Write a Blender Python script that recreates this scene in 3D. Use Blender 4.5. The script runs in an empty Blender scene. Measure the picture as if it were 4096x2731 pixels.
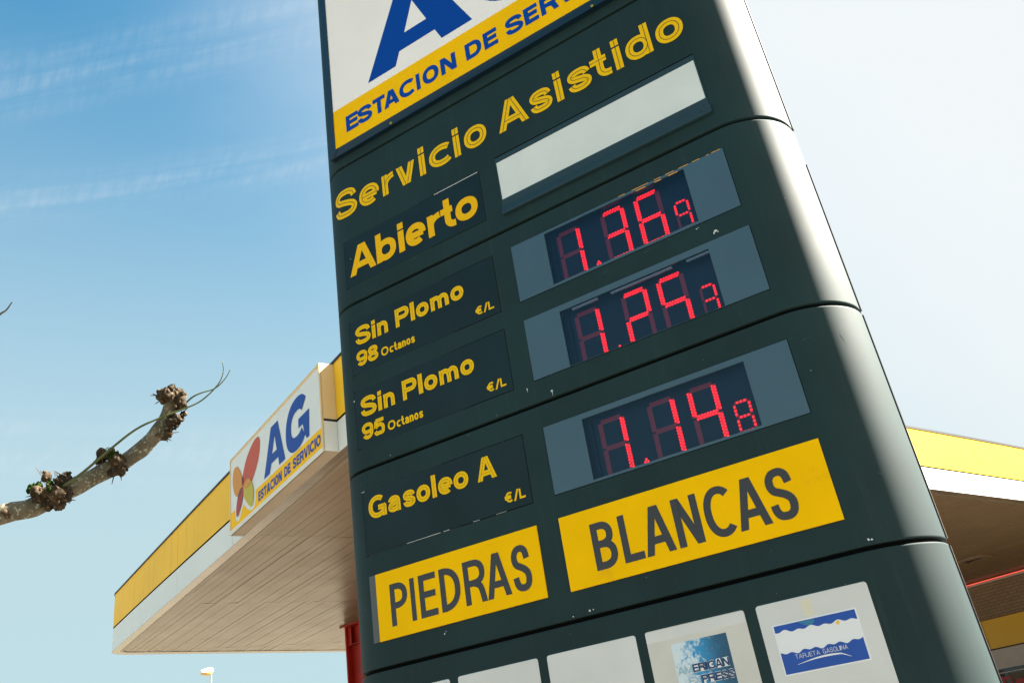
import bpy, bmesh, math, random
from mathutils import Vector, Matrix, noise

random.seed(7)
SC = bpy.context.scene
COL = SC.collection
R_ = math.radians
GZ = -3.42                      # ground level (z = 0 is the foot of the first price display)

# ------------------------------------------------------------------ camera
CAMPOS = (1.464466, -2.929444, -1.816638)
RIGHT = (0.839231, 0.523441, -0.147310)
UP = (0.350711, -0.313999, 0.882273)
BACK = (0.415563, -0.792095, -0.447095)
cam = bpy.data.cameras.new('camera')
camo = bpy.data.objects.new('camera', cam)
COL.objects.link(camo)
cam.sensor_width = 36.0
cam.sensor_fit = 'HORIZONTAL'
cam.lens = 3478.8866 / 4096 * 36
cam.clip_start = 0.05
cam.clip_end = 3000
camo.matrix_world = Matrix(((RIGHT[0], UP[0], BACK[0], CAMPOS[0]),
                            (RIGHT[1], UP[1], BACK[1], CAMPOS[1]),
                            (RIGHT[2], UP[2], BACK[2], CAMPOS[2]),
                            (0, 0, 0, 1)))
SC.camera = camo

# ------------------------------------------------------------------ sky
SUN_AZ, SUN_EL = R_(54), R_(42)          # azimuth from +Y towards +X
SUND = Vector((math.sin(SUN_AZ) * math.cos(SUN_EL), math.cos(SUN_AZ) * math.cos(SUN_EL), math.sin(SUN_EL)))
W = bpy.data.worlds.new("World")
SC.world = W
W.use_nodes = True
nt = W.node_tree
for n in list(nt.nodes):
    nt.nodes.remove(n)


def nd(tree, t, **kw):
    n = tree.nodes.new(t)
    for k, v in kw.items():
        setattr(n, k, v)
    return n


def mth(tree, op, a, b=None, c=None, clamp=False):
    n = nd(tree, 'ShaderNodeMath', operation=op, use_clamp=clamp)
    for i, s in enumerate((a, b, c)):
        if s is None:
            continue
        if isinstance(s, (int, float)):
            n.inputs[i].default_value = s
        else:
            tree.links.new(s, n.inputs[i])
    return n.outputs[0]


def sstep(tree, x, lo, hi, a=0.0, b=1.0):
    n = nd(tree, 'ShaderNodeMapRange', interpolation_type='SMOOTHSTEP')
    tree.links.new(x, n.inputs[0])
    n.inputs[1].default_value, n.inputs[2].default_value = lo, hi
    n.inputs[3].default_value, n.inputs[4].default_value = a, b
    return n.outputs[0]


def mixc(tree, fac, a, b, blend='MIX'):
    n = nd(tree, 'ShaderNodeMix', data_type='RGBA', blend_type=blend)
    for s, i in ((fac, 0), (a, 6), (b, 7)):
        if isinstance(s, (int, float)):
            n.inputs[i].default_value = s
        elif isinstance(s, tuple):
            n.inputs[i].default_value = s if len(s) == 4 else (*s, 1)
        else:
            tree.links.new(s, n.inputs[i])
    return n.outputs[2]


def vdot(tree, v, d):
    n = nd(tree, 'ShaderNodeVectorMath', operation='DOT_PRODUCT')
    tree.links.new(v, n.inputs[0])
    n.inputs[1].default_value = d
    return n.outputs['Value']


def tnoise(tree, vec, scale, detail=3.0, rough=.55, mscale=None):
    if mscale:
        mp = nd(tree, 'ShaderNodeMapping')
        mp.inputs['Scale'].default_value = mscale
        tree.links.new(vec, mp.inputs[0])
        vec = mp.outputs[0]
    n = nd(tree, 'ShaderNodeTexNoise')
    n.inputs['Scale'].default_value = scale
    n.inputs['Detail'].default_value = detail
    n.inputs['Roughness'].default_value = rough
    tree.links.new(vec, n.inputs['Vector'])
    return n.outputs[0]


out = nd(nt, 'ShaderNodeOutputWorld')
bg = nd(nt, 'ShaderNodeBackground')
sky = nd(nt, 'ShaderNodeTexSky', sky_type='NISHITA', sun_disc=False)
sky.sun_elevation = SUN_EL
sky.sun_rotation = SUN_AZ
sky.air_density = 1.0
sky.dust_density = 1.6
sky.ozone_density = 1.0
tc = nd(nt, 'ShaderNodeTexCoord')
gen = tc.outputs['Generated']
col = mixc(nt, 1.0, sky.outputs[0], (0.085, 0.47, 0.54), 'MULTIPLY')
# pale haze: thick towards the horizon and towards the sun, broken by faint wisps
ds = vdot(nt, gen, SUND)
dz = vdot(nt, gen, (0, 0, 1))
wisp = tnoise(nt, gen, 3.0, 6, .6, (1.0, 1.6, 3.0))
fe = mth(nt, 'MULTIPLY', sstep(nt, dz, .87, .24), .95)
fs = sstep(nt, mth(nt, 'MULTIPLY_ADD', wisp, .10, mth(nt, 'ADD', ds, -.05)), .24, .78)
HAZE = (1.95, 2.06, 2.11)
col = mixc(nt, fe, col, (1.23, 1.62, 1.72))
col = mixc(nt, fs, col, HAZE)
# two drifting contrails (great circles on the sky)


def contrail(c, a, b, width, seed, strength):
    n = Vector(a).cross(Vector(b)).normalized()
    s = vdot(nt, gen, n)
    t = vdot(nt, gen, (Vector(b) - Vector(a)).normalized())
    wob = tnoise(nt, gen, 2.2, 2, .5, (1, 1, 1 + seed * .1))
    s = mth(nt, 'ADD', s, mth(nt, 'MULTIPLY_ADD', wob, .04, -.02))
    body = sstep(nt, mth(nt, 'ABSOLUTE', s), width * .1, width, 1, 0)
    # vapour drawn out along the trail, with fine cross ripples
    xy = nd(nt, 'ShaderNodeCombineXYZ')
    nt.links.new(mth(nt, 'MULTIPLY', t, 5.0), xy.inputs[0])
    nt.links.new(mth(nt, 'MULTIPLY', s, 70.0), xy.inputs[1])
    xy.inputs[2].default_value = seed * 7.3
    streak = tnoise(nt, xy.outputs[0], 1.0, 4, .55)
    xr = nd(nt, 'ShaderNodeCombineXYZ')
    nt.links.new(mth(nt, 'MULTIPLY_ADD', s, 60.0, mth(nt, 'MULTIPLY', t, 110.0)), xr.inputs[0])
    nt.links.new(mth(nt, 'MULTIPLY', s, 35.0), xr.inputs[1])
    xr.inputs[2].default_value = seed * 3.1
    ripple = tnoise(nt, xr.outputs[0], 1.0, 4, .6)
    f = mth(nt, 'MULTIPLY', sstep(nt, streak, .25, .72), mth(nt, 'MULTIPLY_ADD', sstep(nt, ripple, .3, .72), .75, .35))
    f = mth(nt, 'MULTIPLY', mth(nt, 'MULTIPLY', body, f), strength * 2.4, clamp=True)
    return mixc(nt, f, c, HAZE)


col = contrail(col, (-.6716, .3320, .6624), (-.4405, .5091, .7394), .050, 1, .080)
col = contrail(col, (-.7308, .3720, .5722), (-.4984, .5863, .6386), .036, 2, .085)
col = contrail(col, (-.7900, .4800, .3600), (-.5200, .7600, .3300), .060, 3, .06)
nt.links.new(col, bg.inputs[0])
bg.inputs[1].default_value = 0.060
nt.links.new(bg.outputs[0], out.inputs[0])

# ------------------------------------------------------------------ sun, exposure
sl = bpy.data.lights.new('sun', 'SUN')
sl.energy = 5.0
sl.angle = R_(.53)
sl.color = (1, .92, .80)
so = bpy.data.objects.new('sun', sl)
COL.objects.link(so)
so.rotation_euler = SUND.to_track_quat('Z', 'Y').to_euler()
so.location = (20, 20, 30)
SC.view_settings.view_transform = 'Standard'
SC.view_settings.look = 'None'
SC.view_settings.gamma = 1
SC.view_settings.exposure = 2.92

# ------------------------------------------------------------------ materials
MATS = {}


def mat(name, base, rough=.5, metal=0.0, spec=.5, var=0.0, vscale=6.0, rvar=0.0, bump=0.0, bscale=40.0,
        emit=None, estr=0.0, dirt=None, coat=0.0, stretch=None):
    m = bpy.data.materials.new(name)
    m.use_nodes = True
    t = m.node_tree
    b = t.nodes['Principled BSDF']
    b.inputs['Base Color'].default_value = (*base, 1)
    b.inputs['Roughness'].default_value = rough
    b.inputs['Metallic'].default_value = metal
    b.inputs['Specular IOR Level'].default_value = spec
    b.inputs['Coat Weight'].default_value = coat
    b.inputs['Coat Roughness'].default_value = .06
    co = nd(t, 'ShaderNodeTexCoord').outputs['Object']
    c = None
    if var:
        n = tnoise(t, co, vscale, 5, .6, stretch)
        lo = tuple(max(0, x * (1 - var)) for x in base)
        hi = tuple(min(1, x * (1 + var)) for x in base)
        c = mixc(t, sstep(t, n, .3, .7), lo, hi)
    if dirt:                       # (colour, scale, lo, hi, stretch)
        n = tnoise(t, co, dirt[1], 6, .7, dirt[4])
        c = mixc(t, sstep(t, n, dirt[2], dirt[3]), c if c else (*base, 1), dirt[0])
    if c:
        t.links.new(c, b.inputs['Base Color'])
    if rvar:
        n = tnoise(t, co, vscale * 1.7, 4, .6)
        t.links.new(mth(t, 'MULTIPLY_ADD', n, rvar * 2, rough - rvar), b.inputs['Roughness'])
    if bump:
        n = tnoise(t, co, bscale, 4, .6)
        bp = nd(t, 'ShaderNodeBump')
        bp.inputs['Strength'].default_value = bump
        bp.inputs['Distance'].default_value = .01
        t.links.new(n, bp.inputs['Height'])
        t.links.new(bp.outputs[0], b.inputs['Normal'])
    if emit:
        b.inputs['Emission Color'].default_value = (*emit, 1)
        b.inputs['Emission Strength'].default_value = estr
    MATS[name] = m
    return m


mat('green_paint', (.0075, .0270, .0295), .67, spec=.28, var=.16, vscale=1.7, rvar=.06, bump=.012, bscale=260,
    dirt=((.016, .036, .037), 9, .52, .80, (3, 3, .16)))
mat('dark_core', (.002, .002, .002), .9, spec=.1)
mat('trim_black', (.012, .010, .014), .35)
mat('navy_frame', (.004, .016, .030), .30, spec=.5)
mat('sign_white', (.90, .85, .83), .25, var=.03, vscale=1.2, spec=.4)
mat('tray_green', (.012, .034, .042), .42, spec=.5)
mat('dark_asphalt', (.075, .066, .055), .85, var=.3, vscale=3, bump=.3, bscale=120)
mat('blank_white', (.66, .70, .69), .45, var=.05, vscale=3, dirt=((.50, .54, .53), 14, .66, .9, None))
mat('vinyl_yellow', (.93, .52, .0), .42, var=.04, vscale=3, spec=.05, dirt=((.70, .36, .01), 4, .58, .85, None))
mat('letter_yellow', (.84, .50, .002), .5, spec=.12)
mat('letter_amber', (.84, .46, .002), .5, spec=.12)
mat('letter_blue', (.0003, .052, .33), .4, spec=.15)
mat('letter_black', (.030, .025, .024), .18, spec=.6)
mat('strip_grey', (.085, .085, .090), .25)
mat('label_plate', (.0055, .0175, .0205), .30, spec=.25, var=.2, vscale=2.5)
mat('grey_acrylic', (.045, .095, .135), .30, spec=.5, var=.06, vscale=2)
mat('sill_grey', (.10, .14, .17), .3)
mat('led_board', (.0005, .018, .055), .45, spec=.2)
mat('led_off_glow', (.10, .008, .028), .5, emit=(1, .06, .22), estr=.006)  # faint emission put in for the stray red glow of unlit bars
mat('led_lit', (.4, .005, .01), .4, emit=(1.0, .001, .010), estr=.34)
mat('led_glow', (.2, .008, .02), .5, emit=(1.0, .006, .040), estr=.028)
mat('led_dim', (.4, .005, .01), .4, emit=(1.0, .001, .010), estr=.19)
mat('led_core', (.5, .05, .05), .4, emit=(1.0, .05, .05), estr=.34)
mat('rod_grey', (.22, .30, .40), .25, spec=.6)
mat('orange_edge', (.85, .40, .02), .5)
mat('paint_chip', (.62, .66, .66), .6)
mat('screw_dark', (.02, .015, .012), .4)
mat('screw_steel', (.35, .33, .06), .35, metal=.8)
mat('card_white', (.64, .64, .625), .18, spec=.5, var=.04, vscale=3)
mat('card_cream', (.60, .58, .53), .22, spec=.5, var=.05, vscale=5)
mat('sticker_white', (.76, .77, .79), .35)
mat('sticker_blue', (.004, .065, .36), .35, var=.06, vscale=9)
mat('sticker_navy', (.004, .03, .13), .35)
mat('faded_ink', (.30, .50, .62), .4)
mat('sticker_dot', (.85, .50, .01), .4)
mat('patina_blue', (.02, .17, .33), .35)
mat('old_tape', (.68, .63, .50), .4)
mat('fascia_yellow', (.90, .53, .030), .5, spec=.15, var=.04, vscale=.5, dirt=((.64, .39, .04), 1.6, .52, .80, (3.0, 3.0, .22)))
mat('fascia_bright', (.83, .52, .012), .40)
mat('fascia_white', (.72, .74, .73), .35, var=.03, vscale=.6, dirt=((.52, .52, .47), 2.0, .62, .88, (3.0, 3.0, .22)))
mat('box_cream', (.72, .52, .27), .45, var=.03, vscale=2)
mat('box_white', (.72, .70, .64), .45, var=.03, vscale=2)
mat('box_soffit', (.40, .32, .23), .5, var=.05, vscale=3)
mat('fascia_gap', (.006, .007, .007), .6)
mat('soffit_slat', (.215, .148, .086), .36, var=.09, vscale=.9, rvar=.06, dirt=((.19, .135, .082), 2.2, .50, .80, (1.6, .3, 1)))
mat('soffit_gap', (.26, .19, .12), .8)
mat('trim_metal', (.20, .160, .115), .22, var=.30, vscale=1.1, spec=.5)
mat('trim_painted', (.24, .19, .13), .4, var=.08, vscale=3)
mat('red_paint', (.36, .012, .006), .45, var=.12, vscale=3, dirt=((.05, .006, .005), 6, .62, .82, None))
mat('roof_felt', (.16, .15, .14), .9, var=.2)
mat('lamp_shell', (.74, .72, .70), .35)
mat('lamp_glass', (.42, .29, .10), .2, spec=.6)
mat('galvanised', (.45, .47, .47), .45, metal=.6)
mat('neon_red', (.8, .10, .06), .4, emit=(1, .14, .09), estr=.11)
mat('neon_holder', (.45, .40, .36), .5)
mat('shop_trim', (.50, .43, .38), .5, var=.05, vscale=2)
mat('shop_yellow', (.78, .42, .004), .4)
mat('shop_glass', (.02, .02, .018), .05, spec=.6)
mat('shop_red', (.42, .010, .012), .45)
mat('shop_inside', (.10, .075, .05), .8, var=.6, vscale=1.3)
mat('hatch_dark', (.06, .045, .035), .8)
mat('asphalt', (.055, .054, .052), .85, var=.25, vscale=14, bump=.3, bscale=120)
mat('concrete', (.225, .19, .145), .85, var=.15, vscale=1.2, bump=.15, bscale=60)
mat('paving', (.15, .135, .11), .85, var=.15, vscale=1.2, bump=.15, bscale=60)
mat('kerb', (.40, .38, .34), .8, var=.12, vscale=5)
mat('soil', (.16, .15, .09), .95, var=.3, vscale=.4)
mat('moss', (.014, .030, .003), .95, var=.5, vscale=60, spec=.1)
mat('shoot', (.075, .085, .022), .55, var=.3, vscale=9)
mat('twig', (.10, .07, .055), .7, var=.3, vscale=20)


def bark(name, base, pale, dark):
    m = bpy.data.materials.new(name)
    m.use_nodes = True
    t = m.node_tree
    b = t.nodes['Principled BSDF']
    b.inputs['Roughness'].default_value = .85
    b.inputs['Specular IOR Level'].default_value = .2
    co = nd(t, 'ShaderNodeTexCoord').outputs['Object']
    big = tnoise(t, co, 9, 5, .6)
    c = mixc(t, sstep(t, big, .35, .65), (*dark, 1), (*base, 1))
    fl = tnoise(t, co, 55, 3, .5)
    c = mixc(t, sstep(t, fl, .56, .66), c, (*pale, 1))
    cr = tnoise(t, co, 120, 3, .6)
    c = mixc(t, sstep(t, cr, .60, .72), c, (dark[0] * .5, dark[1] * .5, dark[2] * .5, 1))
    t.links.new(c, b.inputs['Base Color'])
    bp = nd(t, 'ShaderNodeBump')
    bp.inputs['Strength'].default_value = .5
    bp.inputs['Distance'].default_value = .006
    t.links.new(tnoise(t, co, 90, 5, .65), bp.inputs['Height'])
    t.links.new(bp.outputs[0], b.inputs['Normal'])
    MATS[name] = m


bark('bark_smooth', (.20, .165, .112), (.30, .32, .25), (.105, .092, .062))
bark('bark_burl', (.068, .045, .024), (.14, .10, .058), (.026, .018, .010))


def brick_mat():
    m = bpy.data.materials.new('brick')
    m.use_nodes = True
    t = m.node_tree
    b = t.nodes['Principled BSDF']
    b.inputs['Roughness'].default_value = .8
    uv = nd(t, 'ShaderNodeUVMap').outputs[0]
    br = nd(t, 'ShaderNodeTexBrick')
    t.links.new(uv, br.inputs['Vector'])
    br.inputs['Scale'].default_value = 1.0
    br.inputs['Brick Width'].default_value = .27
    br.inputs['Row Height'].default_value = .092
    br.inputs['Mortar Size'].default_value = .006
    br.inputs['Color1'].default_value = (.30, .20, .12, 1)
    br.inputs['Color2'].default_value = (.22, .14, .085, 1)
    br.inputs['Mortar'].default_value = (.12, .09, .065, 1)
    n = tnoise(t, uv, 2.0, 4, .6)
    c = mixc(t, .5, br.outputs[0], mixc(t, n, (.17, .11, .07, 1), (.40, .27, .17, 1)), 'MIX')
    t.links.new(mixc(t, br.outputs['Fac'], c, (.11, .08, .06, 1)), b.inputs['Base Color'])
    bp = nd(t, 'ShaderNodeBump')
    bp.inputs['Strength'].default_value = .5
    bp.inputs['Distance'].default_value = .01
    t.links.new(mth(t, 'SUBTRACT', 1.0, br.outputs['Fac']), bp.inputs['Height'])
    t.links.new(bp.outputs[0], b.inputs['Normal'])
    MATS['brick'] = m


brick_mat()


def glass_mat():
    m = bpy.data.materials.new('display_glass')
    m.use_nodes = True
    t = m.node_tree
    o = t.nodes['Material Output']
    t.nodes.remove(t.nodes['Principled BSDF'])
    tr = nd(t, 'ShaderNodeBsdfTransparent')
    tr.inputs[0].default_value = (.86, .90, .95, 1)
    gl = nd(t, 'ShaderNodeBsdfGlossy')
    gl.inputs['Roughness'].default_value = .04
    gl.inputs['Color'].default_value = (.50, .80, 1.0, 1)
    fr = nd(t, 'ShaderNodeFresnel')
    fr.inputs[0].default_value = 1.5
    mx = nd(t, 'ShaderNodeMixShader')
    t.links.new(fr.outputs[0], mx.inputs[0])
    t.links.new(tr.outputs[0], mx.inputs[1])
    t.links.new(gl.outputs[0], mx.inputs[2])
    t.links.new(mx.outputs[0], o.inputs[0])
    MATS['display_glass'] = m


glass_mat()


def amex_mat():
    """worn blue print: the ink has flaked away in streaks on the upper left"""
    m = bpy.data.materials.new('worn_print')
    m.use_nodes = True
    t = m.node_tree
    b = t.nodes['Principled BSDF']
    b.inputs['Roughness'].default_value = .35
    co = nd(t, 'ShaderNodeTexCoord').outputs['Object']
    sep = nd(t, 'ShaderNodeSeparateXYZ')
    t.links.new(co, sep.inputs[0])
    fx = mth(t, 'MULTIPLY_ADD', sep.outputs[0], 5.0, -5.0 * .335)     # 0..1 across the print
    n1 = tnoise(t, co, 30, 5, .7, (1, 1, 1))
    n2 = tnoise(t, co, 140, 3, .6, (1, 1, .5))
    wear = mth(t, 'ADD', mth(t, 'MULTIPLY_ADD', n1, 1.2, -.35), mth(t, 'MULTIPLY_ADD', n2, .7, -.35))
    wear = mth(t, 'SUBTRACT', wear, mth(t, 'MULTIPLY_ADD', fx, .75, -.28))
    ink = mixc(t, sstep(t, mth(t, 'ADD', fx, mth(t, 'MULTIPLY_ADD', n1, .4, -.2)), .35, .95),
               (.02, .27, .55, 1), (.012, .075, .15, 1))
    c = mixc(t, sstep(t, wear, .12, .42), ink, (.62, .72, .78, 1))
    t.links.new(c, b.inputs['Base Color'])
    MATS['worn_print'] = m


amex_mat()

# ------------------------------------------------------------------ object helpers


class MB:
    def __init__(s):
        s.v, s.f, s.m, s.uv = [], [], [], None

    def add(s, vs, fs, m=0):
        o = len(s.v)
        s.v += [tuple(p) for p in vs]
        for f in fs:
            s.f.append(tuple(i + o for i in f))
            s.m.append(m)

    def box(s, x0, x1, y0, y1, z0, z1, m=0, fn=None):
        vs = [(x, y, z) for z in (z0, z1) for y in (y0, y1) for x in (x0, x1)]
        if fn:
            vs = [fn(*p) for p in vs]
        s.add(vs, [(0, 2, 3, 1), (4, 5, 7, 6), (0, 1, 5, 4), (2, 6, 7, 3), (0, 4, 6, 2), (1, 3, 7, 5)], m)

    def poly(s, pts, m=0):
        s.add(pts, [tuple(range(len(pts)))], m)

    def prism(s, front, back, m=0):
        n = len(front)
        s.add(list(front) + list(back),
              [tuple(range(n)), tuple(reversed(range(n, 2 * n)))] +
              [(i, i + n, (i + 1) % n + n, (i + 1) % n) for i in range(n)], m)

    def tube(s, pts, rads, n=10, m=0, caps=True, jitter=0.0):
        rings = []
        pts = [Vector(p) for p in pts]
        up = Vector((.3, .2, .9)).normalized()
        for i, p in enumerate(pts):
            d = (pts[min(i + 1, len(pts) - 1)] - pts[max(i - 1, 0)]).normalized()
            a = d.cross(up)
            if a.length < .05:
                a = d.cross(Vector((1, 0, 0)))
            a.normalize()
            b = d.cross(a)
            up = b if b.dot(up) > 0 else -b
            r = rads[i] if isinstance(rads, (list, tuple)) else rads
            ring = []
            for k in range(n):
                t = 2 * math.pi * k / n
                q = a * math.cos(t) + b * math.sin(t)
                rr = r
                if jitter:
                    rr *= 1 + jitter * noise.noise((p + q * r) * 14)
                ring.append(p + q * rr)
            rings.append(ring)
        vs = [q for r in rings for q in r]
        fs = []
        for i in range(len(rings) - 1):
            for k in range(n):
                k2 = (k + 1) % n
                fs.append((i * n + k, i * n + k2, (i + 1) * n + k2, (i + 1) * n + k))
        if caps:
            fs.append(tuple(reversed(range(n))))
            fs.append(tuple(range((len(rings) - 1) * n, len(rings) * n)))
        s.add(vs, fs, m)

    def ball(s, c, r, sub=2, m=0, amp=0.0, freq=20.0, sq=(1, 1, 1)):
        bm = bmesh.new()
        bmesh.ops.create_icosphere(bm, subdivisions=sub, radius=1)
        c = Vector(c)
        vs = []
        for v in bm.verts:
            d = v.co.normalized()
            p = c + Vector((d.x * sq[0], d.y * sq[1], d.z * sq[2])) * r
            if amp:
                k = noise.noise(p * freq) + .5 * noise.noise(p * freq * 2.3) + .3 * abs(noise.noise(p * freq * 5))
                p = p + d * (k * amp * r)
            vs.append(p)
        bm.verts.index_update()
        fs = [tuple(v.index for v in f.verts) for f in bm.faces]
        bm.free()
        s.add(vs, fs, m)

    def build(s, name, mats, parent=None, smooth=False, angle=None):
        me = bpy.data.meshes.new(name)
        me.from_pydata(s.v, [], s.f)
        mats = mats if isinstance(mats, (list, tuple)) else [mats]
        for k in mats:
            me.materials.append(MATS[k])
        if len(mats) > 1:
            me.polygons.foreach_set('material_index', s.m)
        if s.uv:
            l = me.uv_layers.new(name='UVMap')
            for lo in me.loops:
                l.data[lo.index].uv = s.uv(me.vertices[lo.vertex_index].co)
        me.validate()
        me.update()
        if smooth:
            me.polygons.foreach_set('use_smooth', [True] * len(me.polygons))
            if angle:
                me.set_sharp_from_angle(angle=R_(angle))
        o = bpy.data.objects.new(name, me)
        COL.objects.link(o)
        if parent:
            put(o, parent)
        return o


def world_loc(o):
    l = Vector(o.location)
    while o.parent:
        l = l + o.matrix_parent_inverse.to_translation()
        o = o.parent
        l = l + Vector(o.location)
    return l


def put(o, parent):
    o.parent = parent
    o.matrix_parent_inverse = Matrix.Translation(-world_loc(parent))


def tag(o, label=None, cat=None, group=None, kind=None):
    for k, v in (('label', label), ('category', cat), ('group', group), ('kind', kind)):
        if v:
            o[k] = v
    return o


def thing(name, label, cat, loc=(0, 0, 0), group=None):
    o = bpy.data.objects.new(name, None)
    o.empty_display_size = .2
    o.location = loc
    COL.objects.link(o)
    return tag(o, label, cat, group)


# ------------------------------------------------------------------ lettering (stroked letterforms)


def el(cx, cy, rx, ry, a0, a1, n=22, e=2.2):
    pts = []
    for i in range(n + 1):
        t = R_(a0 + (a1 - a0) * i / n)
        c, s = math.cos(t), math.sin(t)
        pts.append((cx + rx * math.copysign(abs(c) ** (2 / e), c), cy + ry * math.copysign(abs(s) ** (2 / e), s)))
    return pts


def spl(P, n=6):
    out = []
    Q = [P[0]] + list(P) + [P[-1]]
    for i in range(1, len(Q) - 2):
        p0, p1, p2, p3 = Q[i - 1:i + 3]
        for k in range(n):
            t = k / n
            out.append(tuple(.5 * (2 * p1[j] + (p2[j] - p0[j]) * t + (2 * p0[j] - 5 * p1[j] + 4 * p2[j] - p3[j]) * t * t +
                                   (3 * p1[j] - p0[j] - 3 * p2[j] + p3[j]) * t ** 3) for j in (0, 1)))
    out.append(P[-1])
    return out


SS = [(.985, .72), (.90, .90), (.70, .985), (.48, 1.0), (.22, .965), (.05, .85), (.045, .70), (.18, .59), (.45, .525),
      (.72, .455), (.92, .36), (.985, .23), (.90, .08), (.70, .01), (.48, 0), (.22, .03), (.06, .13), (0, .285)]


def glyph(ch, Wd, w, X=.72, wh=None):
    """strokes of one letter: (points, closed, cut at start, cut at end); cap height 1, width Wd, stroke w"""
    h = w / 2
    g = []

    def S(p, closed=False, c0='b', c1='b'):
        g.append((p, closed, c0, c1))
    m = Wd / 2
    if ch in 'Ss':
        H = 1 if ch == 'S' else X
        ov = .012
        S(spl([(h + x * (Wd - w), h - ov + y * (H - w + 2 * ov)) for x, y in SS], 4))
    elif ch in 'Oo0':
        H = X if ch == 'o' else 1
        S(el(m, H / 2, m - h, H / 2 - h + .012, 0, 360, 40)[:-1], True)
    elif ch in 'Cc':
        H = X if ch == 'c' else 1
        rx = (Wd - 1.72 * h) / 1.72
        S(el(h + rx, H / 2, rx, H / 2 - h + .012, 46, 314, 34))
    elif ch == 'G':
        S(el(m, .5, m - h, .5 - h + .012, 46, 330, 36))
        S([(Wd - h, .5), (Wd - h, 0)])
        S([(m + .04, .5 - h * .6), (Wd - w * .2, .5 - h * .6)])
    elif ch == 'e':
        S([(h, X * .47), (Wd - h * .9, X * .47)])
        S(el(m, X / 2, m - h, X / 2 - h + .012, -6, 308, 34))
    elif ch == 'a':
        ry = X * .27
        S(el(m, X - h + .01 - ry, m - h, ry, 168, 0, 16) + [(Wd - h, X * .3), (Wd - h, 0)])
        S(spl([(Wd - h, X * .60), (m + .02, X * .545), (h + .05 * Wd, X * .44), (h, X * .27), (h + .08 * Wd, h + .02),
               (m - .04 * Wd, h - .012), (Wd * .70, h + .06 * X), (Wd - h, X * .36)], 5))
    elif ch in 'db':
        x = Wd - h if ch == 'd' else h
        S([(x, 0), (x, 1)])
        S(el(m, X / 2, m - h, X / 2 - h + .012, 0, 360, 40)[:-1], True)
    elif ch in 'lI':
        S([(m, 0), (m, 1)])
    elif ch == 'i':
        S([(m, 0), (m, X + .015)])
        S([(m, X + .065), (m, 1)])
    elif ch == 't':
        x = .48 * Wd
        r = min(.20, Wd - x - h * .3)
        S([(x, 1.0), (x, h + r)] + el(x + r, h + r, r, r, 180, 270, 8, 2)[1:] + [(Wd, h)])
        S([(0, X - h), (Wd * .86, X - h)])
    elif ch == 'r':
        S([(h, 0), (h, X)])
        ry = X * .42
        S(el(Wd + h * .2, X - h + .008 - ry, Wd - h * .8, ry, 176, 97, 12), c1='b')
    elif ch in 'nm':
        S([(h, 0), (h, X)])
        if ch == 'n':
            ry = min(X * .40, (m - h) * 1.15)
            S(el(m, X - h + .01 - ry, m - h, ry, 172, 0, 16) + [(Wd - h, 0)])
        else:
            q = (Wd - w) / 4
            ry = min(X * .40, q * 1.35)
            for cx in (h + q, h + 3 * q):
                S(el(cx, X - h + .01 - ry, q, ry, 172, 0, 14) + [(cx + q, 0)])
    elif ch in 'Vv':
        H = X if ch == 'v' else 1
        a = w * .56
        S([(a, H), (m - w * .13, 0)], False, 'h', 'h')
        S([(Wd - a, H), (m + w * .13, 0)], False, 'h', 'h')
    elif ch == 'A':
        a = w * .55
        tl, tr = m - w * .12, m + w * .12
        S([(a, 0), (tl, 1)], False, 'h', 'h')
        S([(Wd - a, 0), (tr, 1)], False, 'h', 'h')
        yb = .295
        S([(a + (tl - a) * yb, yb), (Wd - a - (tl - a) * yb, yb)])
    elif ch in 'PRBD':
        S([(h, 0), (h, 1)])
        if ch in 'PR':
            y1, y0 = 1 - h, .47
            r = (y1 - y0) / 2
            rx = min(r * 1.1, Wd - w)
            S([(h, y1)] + el(Wd - h - rx, y0 + r, rx, r, 90, -90, 16, 2.3) + [(h, y0)])
            if ch == 'R':
                S(spl([(m * .9, y0), (Wd - w * 1.05, .36), (Wd - h * 1.05, .0)], 5), c1='h')
        elif ch == 'B':
            for y1, y0, xr in ((1 - h, .53, Wd - h - .035), (.53, h, Wd - h)):
                r = (y1 - y0) / 2
                rx = min(r * 1.1, Wd - w)
                S([(h, y1)] + el(xr - rx, y0 + r, rx, r, 90, -90, 16, 2.3) + [(h, y0)])
        else:
            r = .5 - h
            rx = min(r, Wd - w)
            S([(h, 1 - h)] + el(Wd - h - rx, .5, rx, r, 90, -90, 22, 2.35) + [(h, h)])
    elif ch == 'E':
        S([(h, 0), (h, 1)])
        for y, x in ((1 - h, Wd), (.52, Wd * .94), (h, Wd)):
            S([(h, y), (x, y)])
    elif ch == 'T':
        S([(m, 0), (m, 1)])
        S([(0, 1 - h), (Wd, 1 - h)])
    elif ch == 'L':
        S([(h, 0), (h, 1)])
        S([(h, h), (Wd, h)])
    elif ch == 'N':
        S([(h, 0), (h, 1)])
        S([(Wd - h, 0), (Wd - h, 1)])
        S([(h * 1.1, 1), (Wd - h * 1.1, 0)], False, 'h', 'h')
    elif ch == 'M':
        S([(h, 0), (h, 1)])
        S([(Wd - h, 0), (Wd - h, 1)])
        S([(h, 1), (m, 0)], False, 'h', 'h')
        S([(Wd - h, 1), (m, 0)], False, 'h', 'h')
    elif ch == 'X':
        a = w * .6
        S([(a, 0), (Wd - a, 1)], False, 'h', 'h')
        S([(a, 1), (Wd - a, 0)], False, 'h', 'h')
    elif ch == 'J':
        r = m - h
        S([(Wd - h, 1), (Wd - h, h + r)] + el(m, h + r, r, r, 0, -170, 12, 2))
    elif ch == '/':
        S([(h * .8, -.06), (Wd - h * .8, 1.04)], False, 'h', 'h')
    elif ch == '\u20ac':
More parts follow.
